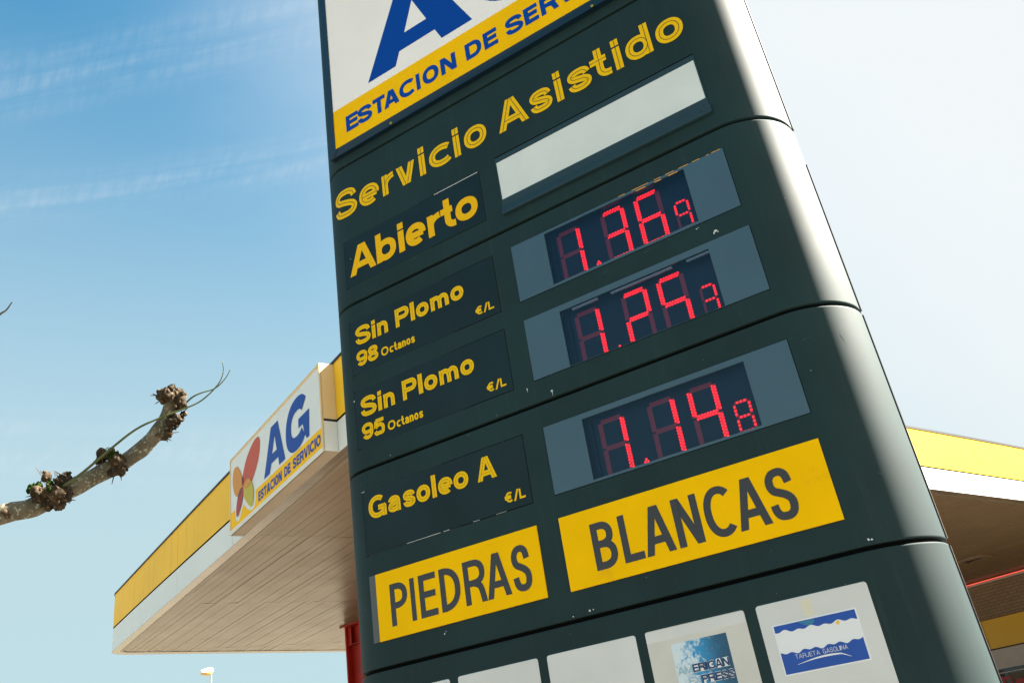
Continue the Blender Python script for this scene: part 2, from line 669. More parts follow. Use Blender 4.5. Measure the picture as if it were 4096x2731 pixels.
        S(el(m + .08 * Wd, .5, m - h - .02, .5 - h + .012, 52, 308, 26))
        for y in (.59, .41):
            S([(0, y), (Wd * .74, y)])
    elif ch == '9':
        S(el(m, .665, m - h, .335 - h + .01, 0, 360, 34)[:-1], True)
        S([(Wd - h, .70)] + el(m, .48, m - h, .48 - h + .012, 8, -146, 22))
    elif ch == '8':
        S(el(m, .74, m - h - .03, .26 - h + .012, 0, 360, 30)[:-1], True)
        S(el(m, .285, m - h, .285 - h + .012, 0, 360, 34)[:-1], True)
    elif ch == '5':
        S([(Wd * .20, 1 - h), (Wd * .94, 1 - h)])
        S([(Wd * .24, 1 - h), (h + .02, .44)])
        S(spl([(h + .03, .47), (m * .85, .60), (m * 1.3, .595), (Wd - h - .02, .48), (Wd - h, .31), (Wd - h - .05, .12),
               (m, h - .012), (h + .08, .10), (h, .25)], 5))
    return g


ADV = dict(S=.80, e=.68, r=.46, v=.68, i=.28, c=.68, o=.72, A=.92, s=.64, t=.58, d=.72, b=.72, l=.28, n=.68, m=1.05, a=.68,
           P=.78, O=.94, G=.92, E=.70, T=.76, C=.88, I=.27, N=.84, D=.84, R=.84, V=.86, L=.66, B=.80, M=1.0, X=.86, J=.60)
ADV.update({'9': .66, '8': .68, '5': .66, '/': .42, '\u20ac': .72, ' ': .30})


def ribbon(pts, w, closed=False, c0='b', c1='b'):
    """two offset outlines of a stroked polyline"""
    n = len(pts)
    L, Rr = [], []

    def nrm(a, b):
        dx, dy = b[0] - a[0], b[1] - a[1]
        d = math.hypot(dx, dy) or 1e-9
        return dx / d, dy / d
    for i, p in enumerate(pts):
        if closed:
            d0, d1 = nrm(pts[i - 1], p), nrm(p, pts[(i + 1) % n])
        else:
            d0 = nrm(pts[i - 1], p) if i else nrm(p, pts[1])
            d1 = nrm(p, pts[i + 1]) if i < n - 1 else d0
        n0, n1 = (-d0[1], d0[0]), (-d1[1], d1[0])
        mx, my = n0[0] + n1[0], n0[1] + n1[1]
        q = max(.35, (mx * n0[0] + my * n0[1]))
        mx, my = mx / q, my / q
        a = [p[0] + mx * w / 2, p[1] + my * w / 2]
        b = [p[0] - mx * w / 2, p[1] - my * w / 2]
        cut = c0 if (i == 0) else (c1 if i == n - 1 else 'b')
        if not closed and cut == 'h' and i in (0, n - 1) and abs(d0[1]) > .05:
            for k in (a, b):
                t = (p[1] - k[1]) / d0[1]
                k[0] += d0[0] * t
                k[1] = p[1]
        L.append(tuple(a))
        Rr.append(tuple(b))
    return L, Rr


def text_run(txt, x0, x1, w, gap=.13):
    """spread a word over x0..x1 (units of cap height): list of (char, left, right)"""
    tot = sum(ADV[c] for c in txt) + gap * (len(txt) - 1)
    k = (x1 - x0) / tot
    out, x = [], x0
    for c in txt:
        a = ADV[c] * k
        if c != ' ':
            out.append((c, x, x + a))
        x += a + gap * k
    return out


def letters(chars, base, cap, w, surf, off, X=.72, inline=0.0, mb=None, step=.00016, thick=.0012):
    """chars: (char, x0, x1) in metres; base/cap heights in metres; w = stroke in cap heights; surf(x, z, off) -> point"""
    mb = mb or MB()
    H = cap - base
    k = 0
    for ch, a, b in chars:
        Wd = (b - a) / H
        ww = min(w, Wd * 1.0) if ch not in 'lI' else Wd
        for pts, closed, c0, c1 in glyph(ch, Wd, ww, X):
            o = off + (k % 9) * step
            k += 1
            L, Rr = ribbon(pts, ww, closed, c0, c1)
            n = len(L)
            vs = [surf(a + p[0] * H, base + p[1] * H, o) for p in L] + [surf(a + p[0] * H, base + p[1] * H, o) for p in Rr]
            rng = range(n) if closed else range(n - 1)
            mb.add(vs, [(i, n + i, n + (i + 1) % n, (i + 1) % n) for i in rng], 0)
            if inline:
                # a fine dark line down the middle of every stroke, kept clear of the ribbon below
                L, Rr = ribbon(pts, ww * inline, closed, c0, c1)
                vs = [surf(a + p[0] * H, base + p[1] * H, off + 9 * step + .0004) for p in L] + \
                     [surf(a + p[0] * H, base + p[1] * H, off + 9 * step + .0004) for p in Rr]
                mb.add(vs, [(i, n + i, n + (i + 1) % n, (i + 1) % n) for i in rng], 1)
    return mb


# ------------------------------------------------------------------ setting: ground
def sheet(name, x0, x1, y0, y1, z, m):
    b = MB()
    b.poly([(x0, y0, z), (x1, y0, z), (x1, y1, z), (x0, y1, z)])
    return tag(b.build(name, m), kind='structure')


sheet('ground', -1500, 1500, -1500, 1500, GZ - .03, 'soil')
sheet('road', -400, 400, -16, -5.5, GZ - .020, 'asphalt')
b = MB()
b.box(-60, 60, -5.5, -1.1, GZ - .20, GZ, 0)
tag(b.build('pavement', 'paving'), kind='structure')
b = MB()
b.box(-60, 60, -5.66, -5.5, GZ - .20, GZ - .012, 0)
tag(b.build('kerb', 'kerb'), kind='structure')
sheet('forecourt', -34, -5.2, -1.1, 60, GZ - .012, 'concrete')  # out of view; paler half, bounces light up to the left ceiling
sheet('unseen_dark_ground', -5.2, 40, -1.1, 60, GZ - .012, 'dark_asphalt')  # unseen, added as a dark half to cut bounce on the right ceiling

# ------------------------------------------------------------------ price totem
XR, RR = 1.0, .25            # right bullnose centre and radius
XL, RL = -.915, .20          # left bullnose
DEP = .50


def prof(x):
    if x > XR:
        return RR - math.sqrt(max(0, RR * RR - (min(x, XR + RR) - XR) ** 2))
    if x < XL:
        return RL - math.sqrt(max(0, RL * RL - (max(x, XL - RL) - XL) ** 2))
    return 0.0


def face(x, z, off):
    """point on the front of the totem, lifted off it by off"""
    if x > XR:
        a = math.asin(min(1, (x - XR) / RR))
        return (x + math.sin(a) * off, prof(x) - math.cos(a) * off, z)
    if x < XL:
        a = math.asin(min(1, (XL - x) / RL))
        return (x - math.sin(a) * off, prof(x) - math.cos(a) * off, z)
    return (x, -off, z)


def outline(xs):
    """closed outline (x, y, nx, ny) of the totem, starting front left, front points at given xs"""
    P = []
    for i in range(9):
        a = R_(90 - 90 * i / 8)
        P.append((XL - RL * math.sin(a), RL - RL * math.cos(a), -math.sin(a), -math.cos(a)))
    for x in xs:
        P.append((x, 0, 0, -1))
    for i in range(17):
        a = R_(90 * i / 16)
        P.append((XR + RR * math.sin(a), RR - RR * math.cos(a), math.sin(a), -math.cos(a)))
    n = len(P)
    back = [(x, DEP - y, nx, -ny) for x, y, nx, ny in reversed(P)]
    return P + back[1:], n


totem = thing('price_totem', 'tall dark green fuel price pillar with rounded sides, red price displays and yellow lettering',
              'price sign', (0, .25, GZ))


def shell(z0, z1, holes=()):
    xs = sorted({round(x, 5) for h in holes for x in h[:2]} | {XL + .004, XR - .004})
    zs = sorted({round(z, 5) for h in holes for z in h[2:]})
    O, nf = outline(xs)
    bv, ins, lip = .0035, .0035, .03
    rows = [(z0, lip), (z0, ins), (z0 + bv * .35, ins * .3), (z0 + bv, 0), (z0 + bv + .003, 0)] + [(z, 0) for z in zs] + \
           [(z1 - bv - .003, 0), (z1 - bv, 0), (z1 - bv * .35, ins * .3), (z1, ins), (z1, lip)]
    m = MB()
    n = len(O)
    vs = [(x - nx * d, y - ny * d, z) for z, d in rows for x, y, nx, ny in O]
    fs = []
    for r in range(len(rows) - 1):
        for k in range(n):
            k2 = (k + 1) % n
            if k < nf - 1 and abs(O[k][1]) < 1e-6 and abs(O[k2][1]) < 1e-6:
                cx, cz = (O[k][0] + O[k2][0]) / 2, (rows[r][0] + rows[r + 1][0]) / 2
                if any(h[0] < cx < h[1] and h[2] < cz < h[3] for h in holes) and rows[r][1] == 0 and rows[r + 1][1] == 0:
                    continue
            fs.append((r * n + k, r * n + k2, (r + 1) * n + k2, (r + 1) * n + k))
    m.add(vs, fs)
    return m.build('shell', 'green_paint', totem, smooth=True, angle=35)


G1, G2, G3, G4, G5 = 1.228, .380, -.480, -1.335, -2.19
GH = .0074
WIN = [(.170, .829, .012, .268), (.171, .834, -.3745, -.121), (.175, .839, -.854, -.6065)]
PAN = [(0.0, 1.0, 0.0, .2795), (0.0, 1.005, -.3755, -.0938), (.003, 1.006, -.8635, -.5839)]


def hole(p):
    return (p[0] + .02, p[1] - .02, p[2] + .004, p[3] - .004)


sh_top = shell(G1 + GH, 2.92)
sh_service = shell(G2 + GH, G1 - GH)
sh_price = shell(G3 + GH, G2 - GH, [hole(PAN[0]), hole(PAN[1])])
sh_diesel = shell(G4 + GH, G3 - GH, [hole(PAN[2])])
sh_cards = shell(G5 + GH, G4 - GH)
sh_base = shell(GZ + .05, G5 - GH)

b = MB()
O, nf = outline([])
inn = [(x - nx * .028, y - ny * .028) for x, y, nx, ny in O]
inn = [(x, max(y, .085)) if abs(x) < 1.3 and y < .1 else (x, y) for x, y in inn]
b.prism([(x, y, GZ + .05) for x, y in inn], [(x, y, 2.90) for x, y in inn])
b.build('core', 'dark_core', totem)
b = MB()                                                      # black backing that closes each seam
O, nf = outline([])
for g in (G1, G2, G3, G4, G5):
    r0 = [(x - nx * .016, y - ny * .016) for x, y, nx, ny in O]
    n = len(r0)
    b.add([(x, y, g - .02) for x, y in r0] + [(x, y, g + .02) for x, y in r0],
          [(i, (i + 1) % n, n + (i + 1) % n, n + i) for i in range(n)])
b.build('seam_backing', 'dark_core', totem)
b = MB()
b.box(XL - .34, XR + .34, -.10, DEP + .10, GZ - .012, GZ + .05)
b.build('plinth', 'kerb', totem)
b = MB()                                                      # dark joint strips where front and back shells meet
for z0, z1 in ((G1 + .012, 2.91), (G2 + .014, G1 - .012), (.205, G2 - .10), (G3 + .012, .2045), (G4 + .012, G3 - .012), (G5 + .012, G4 - .012),
               (GZ + .06, G5 - .012)):
    if z0 == .205:
        continue
    b = MB()
    b.box(XR + RR - .004, XR + RR + .0045, .243, .266, z0, z1)
    b.build('joint_strip', 'trim_black', totem)
    b = MB()
    b.box(XL - RL - .0045, XL - RL + .004, .243, .262, z0, z1)
    b.build('joint_strip', 'trim_black', totem)


def rect(x0, x1, z0, z1, rad=0.0, n=5):
    if not rad:
        return [(x0, z0), (x1, z0), (x1, z1), (x0, z1)]
    P = []
    for cx, cz, a in ((x1 - rad, z0 + rad, -90), (x1 - rad, z1 - rad, 0), (x0 + rad, z1 - rad, 90), (x0 + rad, z0 + rad, 180)):
        for i in range(n + 1):
            t = R_(a + 90 * i / n)
            P.append((cx + rad * math.cos(t), cz + rad * math.sin(t)))
    return P


def plate(m, P, f, bk=-.004, mi=0, ch=.0012):
    """flat plate on the totem: outline P (x, z), front f metres proud, softened front edge"""
    cx, cz = sum(p[0] for p in P) / len(P), sum(p[1] for p in P) / len(P)
    Q = [(p[0] - math.copysign(min(ch, abs(p[0] - cx)), p[0] - cx), p[1] - math.copysign(min(ch, abs(p[1] - cz)), p[1] - cz)) for p in P]
    n = len(P)
    vs = [face(x, z, f) for x, z in Q] + [face(x, z, f - ch) for x, z in P] + [face(x, z, bk) for x, z in P]
    fs = [tuple(range(n))] + [(i, n + i, n + (i + 1) % n, (i + 1) % n) for i in range(n)] + \
         [(n + i, 2 * n + i, 2 * n + (i + 1) % n, n + (i + 1) % n) for i in range(n)]
    m.add(vs, fs, mi)


def frame_plate(m, o, i, f, bk, mi=0):
    """plate with a rectangular window; o, i = (x0, x1, z0, z1)"""
    po, pi = rect(*o), rect(*i)
    vs = [face(x, z, f) for x, z in po] + [face(x, z, f) for x, z in pi] + \
         [face(x, z, bk) for x, z in po] + [face(x, z, bk) for x, z in pi]
    fs = []
    for k in range(4):
        j = (k + 1) % 4
        fs += [(k, j, 4 + j, 4 + k), (8 + k, 8 + j, j, k), (4 + k, 4 + j, 12 + j, 12 + k)]
    m.add(vs, fs, mi)


# --- logo panel
LF = .03
b = MB()
frame_plate(b, (-.965, 1.02, 1.292, 2.86), (-.925, .980, 1.339, 2.815), LF + .002, 0)
# mitre line and return of the frame
logo_frame = b.build('logo_frame', 'navy_frame', totem)
b = MB()
plate(b, rect(-.926, .981, 1.6035, 2.816), LF - .002, .001)
logo = b.build('logo_panel', 'sign_white', totem)
b = MB()
plate(b, rect(-.926, .981, 1.338, 1.603), LF - .0015, .001)
logo_band = b.build('yellow_band', 'vinyl_yellow', logo)
b = MB()
for s in (-1, 1):
    b = MB()
    x = .952 * s + .027
    b.add([face(x - .012 * s - .0012, 1.339, LF + .0024), face(x - .012 * s + .0012, 1.339, LF + .0024),
           face(x + .013 * s + .0012, 1.294, LF + .0024), face(x + .013 * s - .0012, 1.294, LF + .0024)], [(0, 1, 2, 3)])
    b.build('mitre_joint', 'dark_core', logo_frame)
big = MB()
lA = [(-.669, 1.656), (-.478, 1.656), (-.443, 1.742), (-.206, 1.742), (-.172, 1.656), (.022, 1.656), (-.224, 2.195), (-.417, 2.195)]
big.add([face(x, z, LF - .0012) for x, z in lA + [(-.398, 1.850), (-.248, 1.850), (-.324, 2.047)]], [(0, 1, 2, 8, 10, 7), (2, 3, 9, 8), (3, 4, 5, 6, 10, 9), (6, 7, 10)])
letters([('G', .045, .64)], 1.642, 2.195, .34, face, LF - .0012, mb=big)
big.build('logo_lettering', 'letter_blue', logo)
b = MB()
ES = [('E', -.842, -.757), ('S', -.760, -.660), ('T', -.652, -.570), ('A', -.579, -.478), ('C', -.474, -.375), ('I', -.362, -.338),
      ('O', -.320, -.219), ('N', -.204, -.109), ('D', -.049, .047), ('E', .062, .143), ('S', .192, .294), ('E', .302, .380),
      ('R', .395, .490), ('V', .495, .590), ('I', .603, .627), ('C', .645, .742), ('I', .758, .782), ('O', .800, .900)]
for wd_ in (ES[:8], ES[8:10], ES[10:]):
    b = MB()
    letters(wd_, 1.411, 1.518, .24, face, LF - .0008, mb=b)
    b.build('band_lettering', 'letter_blue', logo)


def screws(pts, r, m, par, off=.001, name='screw'):
    for x, z in pts:
        s = MB()
        P = [(x + r * math.cos(2 * math.pi * k / 10), z + r * math.sin(2 * math.pi * k / 10)) for k in range(10)]
        Q = [(x + r * .55 * math.cos(2 * math.pi * k / 10), z + r * .55 * math.sin(2 * math.pi * k / 10)) for k in range(10)]
        n = 10
        s.add([face(a, c, off) for a, c in P] + [face(a, c, off + r * .5) for a, c in Q] + [face(a, c, off - .006) for a, c in P],
              [tuple(range(n, 2 * n))] + [(k, (k + 1) % n, n + (k + 1) % n, n + k) for k in range(n)] +
              [(2 * n + k, 2 * n + (k + 1) % n, (k + 1) % n, k) for k in range(n)])
        s.build(name, m, par)


b = MB()
for x, z in ((-.554, 1.3095), (.651, 1.3105)):
    pass
screws([(-.548, 1.302), (.645, 1.302)], .0075, 'screw_steel', totem, LF + .002)

# --- 'Servicio Asistido'
SV = [('S', -.989, -.832), ('e', -.817, -.686), ('r', -.664, -.582), ('v', -.571, -.450), ('i', -.426, -.388), ('c', -.364, -.231),
      ('i', -.214, -.176), ('o', -.151, -.022), ('A', .044, .212), ('s', .227, .346), ('i', .366, .404), ('s', .432, .553),
      ('t', .556, .651), ('i', .671, .709), ('d', .730, .853), ('o', .877, 1.003)]
for wd_ in (SV[:8], SV[8:]):
    letters(wd_, .904, 1.0765, .21, face, .0012, inline=.066).build('service_lettering', ['letter_yellow', 'green_paint'], sh_service)

# --- blank white tray
b = MB()
frame_plate(b, (-.004, 1.004, .464, .7795), (.001, .9985, .5405, .7515), .004, -.006)
tray = b.build('tray_frame', 'tray_green', totem)
b = MB()
b.prism([(-.006, -.0045, .455), (-.006, -.0045, .502), (-.006, -.0085, .500), (-.006, -.0150, .470), (-.006, -.0150, .4575)],
        [(1.008, -.0045, .455), (1.008, -.0045, .502), (1.008, -.0085, .500), (1.008, -.0150, .470), (1.008, -.0150, .4575)])
tray_sill = b.build('tray_ledge', 'tray_green', tray)
b = MB()
b.box(-.004, 1.004, -.0052, -.0035, .7785, .7825)
b.build('tray_joint', 'dark_core', tray)
b = MB()
plate(b, rect(.0, 1.0, .540, .752), .0025, -.004)
b.build('blank_panel', 'blank_white', tray)
screws([(.968, .480), (.30, .478)], .004, 'screw_dark', tray, .0152)


def label_plate(name, x0, x1, z0, z1, m='label_plate'):
    b = MB()
    plate(b, rect(x0, x1, z0, z1, .004, 3), .0022)
    o = b.build(name, m, totem)
    e = MB()                       # dark hairline joint round the plate
    frame_plate(e, (x0 - .0022, x1 + .0022, z0 - .0022, z1 + .0022), (x0 - .0002, x1 + .0002, z0 - .0002, z1 + .0002), .0008, -.002)
    e.build('plate_joint', 'dark_core', o)
    return o


# --- 'Abierto'
pl = label_plate('open_plate', -.942, -.1015, .480, .757)
AB = [('A', -.913, -.744), ('b', -.739, -.615), ('i', -.599, -.563), ('e', -.553, -.433), ('r', -.420, -.339), ('t', -.340, -.259), ('o', -.256, -.130)]
letters(AB, .531, .6985, .21, face, .0026).build('open_lettering', 'letter_amber', pl)
b = MB()
plate(b, rect(-.36, -.106, .7566, .7592), .0030, .001, 0, .0003)
b.build('chipped_edge', 'paint_chip', pl)


# --- grade plates
def grade(z, num):
    pl = label_plate('grade_plate', -.9455, -.1018, z - .1423 - .0040, z + .1393)
    y = z
    LM = ['letter_yellow', 'label_plate']
    ch = [('S', -.911, -.816), ('i', -.809, -.785), ('n', -.775, -.711), ('P', -.665, -.583), ('l', -.575, -.551), ('o', -.542, -.470),
          ('m', -.458, -.356), ('o', -.344, -.273)]
    for wd_ in (ch[:3], ch[3:]):
        letters(wd_, y + .1425 - .1423, y + .2385 - .1423, .23, face, .0026, inline=.030).build('grade_lettering', LM, pl)
    letters([(num[0], -.913, -.847), (num[1], -.844, -.781)], y + .030 - .1423, y + .108 - .1423, .23, face, .0026, inline=.030).build('octane_number', LM, pl)
    letters([('O', -.764, -.721)] + text_run('ctanos', -.714, -.566, .2, .10), y + .0305 - .1423, y + .074 - .1423, .20, face, .0026).build('octane_lettering', LM, pl)
    letters([('\u20ac', -.226, -.186), ('/', -.184, -.160), ('L', -.158, -.130)], y + .026 - .1423, y + .066 - .1423, .20, face, .0026).build('unit_lettering', LM, pl)
    return pl


g98 = grade(.1423, '98')
g95 = grade(.1423 - .3735, '95')
dz_ = label_plate('grade_plate', -.9405, -.0984, -.8655, -.5815)
GA = [('G', -.909, -.810), ('a', -.800, -.733), ('s', -.718, -.652), ('o', -.645, -.573), ('l', -.563, -.540), ('e', -.531, -.457), ('o', -.451, -.377),
      ('A', -.334, -.239)]
LM = ['letter_yellow', 'label_plate']
for wd_ in (GA[:7], GA[7:]):
    letters(wd_, -.7145, -.6165, .23, face, .0026, inline=.030).build('grade_lettering', LM, dz_)
letters([('\u20ac', -.219, -.179), ('/', -.177, -.153), ('L', -.151, -.123)], -.835, -.794, .20, face, .0026).build('unit_lettering', LM, dz_)
screws([(-.929, -.5755), (-.508, -.5785), (-.192, -.5785), (-.912, -.8685), (-.497, -.8715), (-.182, -.8725)], .0042, 'screw_dark', totem)
b = MB()
for x0, x1, z0, z1 in ((-.62, -.545, -.8668, -.8652), (-.53, -.50, -.8668, -.8652), (-.72, -.60, -.8672, -.8658), (-.38, -.35, -.8662, -.8650),
                       (-.27, -.22, -.8660, -.8652), (-.944, -.925, -.5812, -.5798)):
    b = MB()
    plate(b, rect(x0, x1, z0, z1), .0030, .001, 0, .0003)
    b.build('chipped_edge', 'paint_chip', dz_)

# --- price displays
SEG = {'0': 'abcdef', '1': 'bc', '2': 'abged', '3': 'abgcd', '4': 'fgbc', '5': 'afgcd', '6': 'afgedc', '7': 'abc', '8': 'abcdefg', '9': 'abfgc'}
EB = .050                       # the LED board sits this far behind the pane


def seg_geo(x0, x1, z0, z1, s):
    zm = (z0 + z1) / 2
    g = .007
    return {'a': ((x0 + g, z1), (x1 - g, z1)), 'd': ((x0 + g, z0), (x1 - g, z0)), 'g': ((x0 + g, zm), (x1 - g, zm)),
            'f': ((x0, zm + g), (x0, z1 - g)), 'e': ((x0, z0 + g), (x0, zm - g)),
            'b': ((x1, zm + g), (x1, z1 - g)), 'c': ((x1, z0 + g), (x1, zm - g))}[s]


def led_digit(par, ch, x0, x1, z0, z1, double):
    """lit dots as one part, the dull unlit bars behind them as its sub-part"""
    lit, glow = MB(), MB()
    pit, cs = .0122, .0098
    inset = cs / 2 if double else 0
    bx = (x0 + inset, x1 - inset, z0 + inset, z1 - inset)
    wd = .019 if double else .010
    for s in 'abcdefg':
        (xa, za), (xb, zb) = seg_geo(*bx, s)
        L = math.hypot(xb - xa, zb - za)
        ux, uz = (xb - xa) / L, (zb - za) / L
        nx, nz = -uz, ux
        P = [(xa - ux * .003 + nx * wd / 2, za - uz * .003 + nz * wd / 2), (xa - ux * .003 - nx * wd / 2, za - uz * .003 - nz * wd / 2),
             (xb + ux * .003 - nx * wd / 2, zb + uz * .003 - nz * wd / 2), (xb + ux * .003 + nx * wd / 2, zb + uz * .003 + nz * wd / 2)]
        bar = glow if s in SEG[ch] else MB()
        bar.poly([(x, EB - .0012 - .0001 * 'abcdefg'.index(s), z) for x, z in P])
        if s not in SEG[ch]:
            bar.build('unlit_bar', 'led_off_glow', par)
        if s in SEG[ch]:
            n = max(3, int(round(L / pit)))
            for r in ((-1, 1) if double else (0,)):
                for i in range(n):
                    t = (i + .5 + .25 * r) / n * L
                    cx, cz = xa + ux * t + nx * r * cs / 2, za + uz * t + nz * r * cs / 2
                    for rr, yy, mi in ((.0048, EB - .0032, 2 if random.random() < .22 else 0), (.0017, EB - .0045, 1)):
                        lit.add([(cx + rr * math.cos(k * math.pi / 4), yy, cz + rr * math.sin(k * math.pi / 4)) for k in range(8)],
                                [tuple(range(8))], mi)
    d = lit.build('digit', ['led_lit', 'led_core', 'led_dim'], par)
    glow.build('glow_bars', 'led_glow', par)  # halo round the lit dots, put in as dim red emissive bars
    return d


DIG = [(WIN[0], PAN[0], [(.208, .313), (.424, .527), (.583, .690)], (.742, .796), .031, .267, '136', '9'),
       (WIN[1], PAN[1], [(.215, .322), (.431, .537), (.589, .696)], (.749, .803), -.372, -.139, '125', '3'),
       (WIN[2], PAN[2], [(.221, .325), (.432, .536), (.597, .702)], (.752, .807), -.851, -.622, '114', '8')]
DL = ['price display reading 1.36', 'price display reading 1.25', 'price display reading 1.14']
for k, (wn, pn, cells, small, z0, z1, big_d, sm) in enumerate(DIG):
    b = MB()
    frame_plate(b, pn, wn, .0026, -.003)
    pd = tag(b.build('price_display', 'grey_acrylic', totem), DL[k])
    b = MB()
    frame_plate(b, (pn[0] - .002, pn[1] + .002, pn[2] - .002, pn[3] + .002), (pn[0], pn[1], pn[2], pn[3]), .0008, -.003)
    b.build('plate_joint', 'dark_core', pd)
    b = MB()
    x0, x1, a, c = wn
    b.add([(x0 - .012, EB, a - .012), (x1 + .012, EB, a - .012), (x1 + .012, EB, c + .012), (x0 - .012, EB, c + .012),
           (x0 - .012, .0035, a - .012), (x1 + .012, .0035, a - .012), (x1 + .012, .0035, c + .012), (x0 - .012, .0035, c + .012)],
          [(0, 1, 2, 3), (0, 4, 5, 1), (1, 5, 6, 2), (2, 6, 7, 3), (3, 7, 4, 0)])
    # inner bezel round the board
    b.box(x0 + .004, x0 + .018, EB - .012, EB - .001, a, c)
    b.box(x1 - .012, x1 - .002, EB - .012, EB - .001, a, c)
    scr = b.build('led_screen', 'led_board', pd)
    for d, (xa, xb) in zip(big_d, cells):
        led_digit(scr, d, xa, xb, z0, z1, True)
    led_digit(scr, sm, *small, z0 + .010, z0 + (.131 if k != 2 else .122), False)
    b = MB()
    px_, pz_ = .5 * (cells[0][1] + cells[1][0]) + .002, z0 + .007
    for ix, iz in ((-1, 0), (0, 0), (1, 0), (-.5, 1), (.5, 1), (0, 2), (-1, -1), (1, -1)):
        cx, cz = px_ + ix * .0115, pz_ + iz * .0095
        for rr, yy, mi in ((.0048, EB - .0032, 0), (.0017, EB - .0045, 1)):
            b.add([(cx + rr * math.cos(q * math.pi / 4), yy, cz + rr * math.sin(q * math.pi / 4)) for q in range(8)], [tuple(range(8))], mi)
    b.build('decimal_point', ['led_lit', 'led_core'], scr)
    b = MB()
    b.poly([(x0 - .001, -.0006, a - .001), (x1 + .001, -.0006, a - .001), (x1 + .001, -.0006, c + .001), (x0 - .001, -.0006, c + .001)])
    b.build('glass_pane', 'display_glass', pd)
    if k == 0:
        for xa, xb in ((.538, .568), (.598, .675), (.703, .732), (.752, .790), (.811, .853), (.870, .903), (.931, .942), (.953, .989)):
            b = MB()
            plate(b, rect(xa, xb, .2778, .2799), .0034, .001, 0, .0003)
            b.build('orange_edging', 'orange_edge', pd)
        for xa, xb in ((.616, .660), (.700, .730), (.761, .804)):
            b = MB()
            plate(b, rect(xa, xb, .2668, .2690), .0034, .0005, 0, .0003)
            b.build('orange_edging', 'orange_edge', pd)
    if k == 1:
        for xa, xb in ((.225, .345), (.405, .675), (.737, .840)):
            b = MB()
            b.tube([(xa, .012, -.1275), (xb, .012, -.1265)], .0065, 10)
            b.build('reflection_rod', 'rod_grey', pd, smooth=True, angle=40)  # clear tube; its blue-grey reflection is put into the rod colour

# --- town name panels
pied = MB()
plate(pied, rect(-.9000, -.0984, -1.2295, -.9560), .0060)
ppl = pied.build('name_panel', 'vinyl_yellow', totem)
b = MB()
plate(b, rect(-.9325, -.9003, -1.2295, -.9560), .0060)
b.build('grey_strip', 'strip_grey', ppl)
PI_ = [('P', -.829, -.740), ('I', -.724, -.701), ('E', -.679, -.593), ('D', -.574, -.477), ('R', -.458, -.356), ('A', -.356, -.244), ('S', -.231, -.148)]
letters(PI_, -1.1835, -1.0135, .150, face, .0064).build('name_lettering', 'letter_black', ppl)
b = MB()
plate(b, rect(.0005, 1.0032, -1.2325, -.9560), .0060)
bpl = b.build('name_panel', 'vinyl_yellow', totem)
BL_ = [('B', .122, .216), ('L', .237, .317), ('A', .323, .438), ('N', .450, .545), ('C', .562, .662), ('A', .671, .785), ('S', .790, .882)]
letters(BL_, -1.1865, -1.0145, .155, face, .0064).build('name_lettering', 'letter_black', bpl)
screws([(-.915, -.946), (-.497, -.9505), (-.113, -.9525), (-.888, -1.2345), (-.487, -1.2375), (-.140, -1.2420)], .0042, 'screw_dark', totem)

# --- card panels
CX = [-.938, -.541, -.1445, .2505, .6485]
CT = -1.4285
cards = []
for k, x in enumerate(CX):
    b = MB()
    plate(b, rect(x, x + .358, CT - .50, CT, .010, 4), .0030)
    o = b.build('card_panel', 'card_white' if k != 3 else 'card_cream', totem)
    cards.append(o)


def sticker(par, name, m, x0, x1, z0, z1, f, rad=0):
    b = MB()
    plate(b, rect(x0, x1, z0, z1, rad, 3), f, .0005, 0, .0003)
    return b.build(name, m, par)


sticker(cards[0], 'blue_sticker', 'sticker_navy', CX[0] + .012, CX[0] + .346, CT - .12, CT - .012, .0036, .004)
sticker(cards[3], 'old_tape', 'card_white', CX[3] + .001, CX[3] + .356, CT - .0395, CT - .003, .0034)
amx = sticker(cards[3], 'worn_sticker', 'worn_print', .335, .533, -1.685, -1.485, .0036)
wl, dl, fl = MB(), MB(), MB()
for txt, base, xa, xb in (('AMERICAN', -1.5845, .341, .522), ('EXPRESS', -1.6220, .372, .532)):
    ch = text_run(txt, xa, xb, .2, .06)
    letters(ch, base - .0014, base + .0268, .42, face, .0040, mb=wl)
    letters(ch[2:], base, base + .0250, .19, face, .0056, mb=dl)
    letters(ch[:2], base, base + .0250, .19, face, .0056, mb=fl)
wl_o = wl.build('card_lettering', 'sticker_white', amx)
dl.build('letter_core', 'sticker_navy', amx)
fl.build('faded_letter_core', 'faded_ink', amx)
gas = sticker(cards[4], 'fuel_card_sticker', 'sticker_white', .6865, .9535, -1.6505, -1.4965, .0036)


def wave(x):
    return .0030 * math.sin(x * 150) + .0022 * math.sin(x * 71 + 1)


b = MB()
top = [(.6908 + (.9486 - .6908) * i / 60, -1.5010) for i in range(61)]
low = [(x, -1.5205 + (x - .69) * -.022 + wave(x)) for x, _ in top]
b.add([face(x, z, .0041) for x, z in top] + [face(x, z, .0041) for x, z in low], [(i, i + 1, 62 + i, 61 + i) for i in range(60)])
up_ = [(x, -1.5865 + wave(x * 1.1 + .3)) for x, _ in top]
bot = [(x, -1.6462) for x, _ in top]
b.add([face(x, z, .0041) for x, z in up_] + [face(x, z, .0041) for x, z in bot], [(i, i + 1, 62 + i, 61 + i) for i in range(60)])
waves = b.build('wave_bands', 'sticker_blue', gas)
b = MB()
b.poly([face(.889 + .0056 * math.cos(k * math.pi / 3), -1.5285 + .0062 * math.sin(k * math.pi / 3), .0041) for k in range(6)])
b.build('yellow_dot', 'sticker_dot', gas)
b = MB()
b.poly([face(x, z, .0046) for x, z in ((.772, -1.5025), (.822, -1.5025), (.820, -1.513), (.800, -1.5200), (.789, -1.515), (.779, -1.509))])
b.build('torn_patch', 'patina_blue', gas)
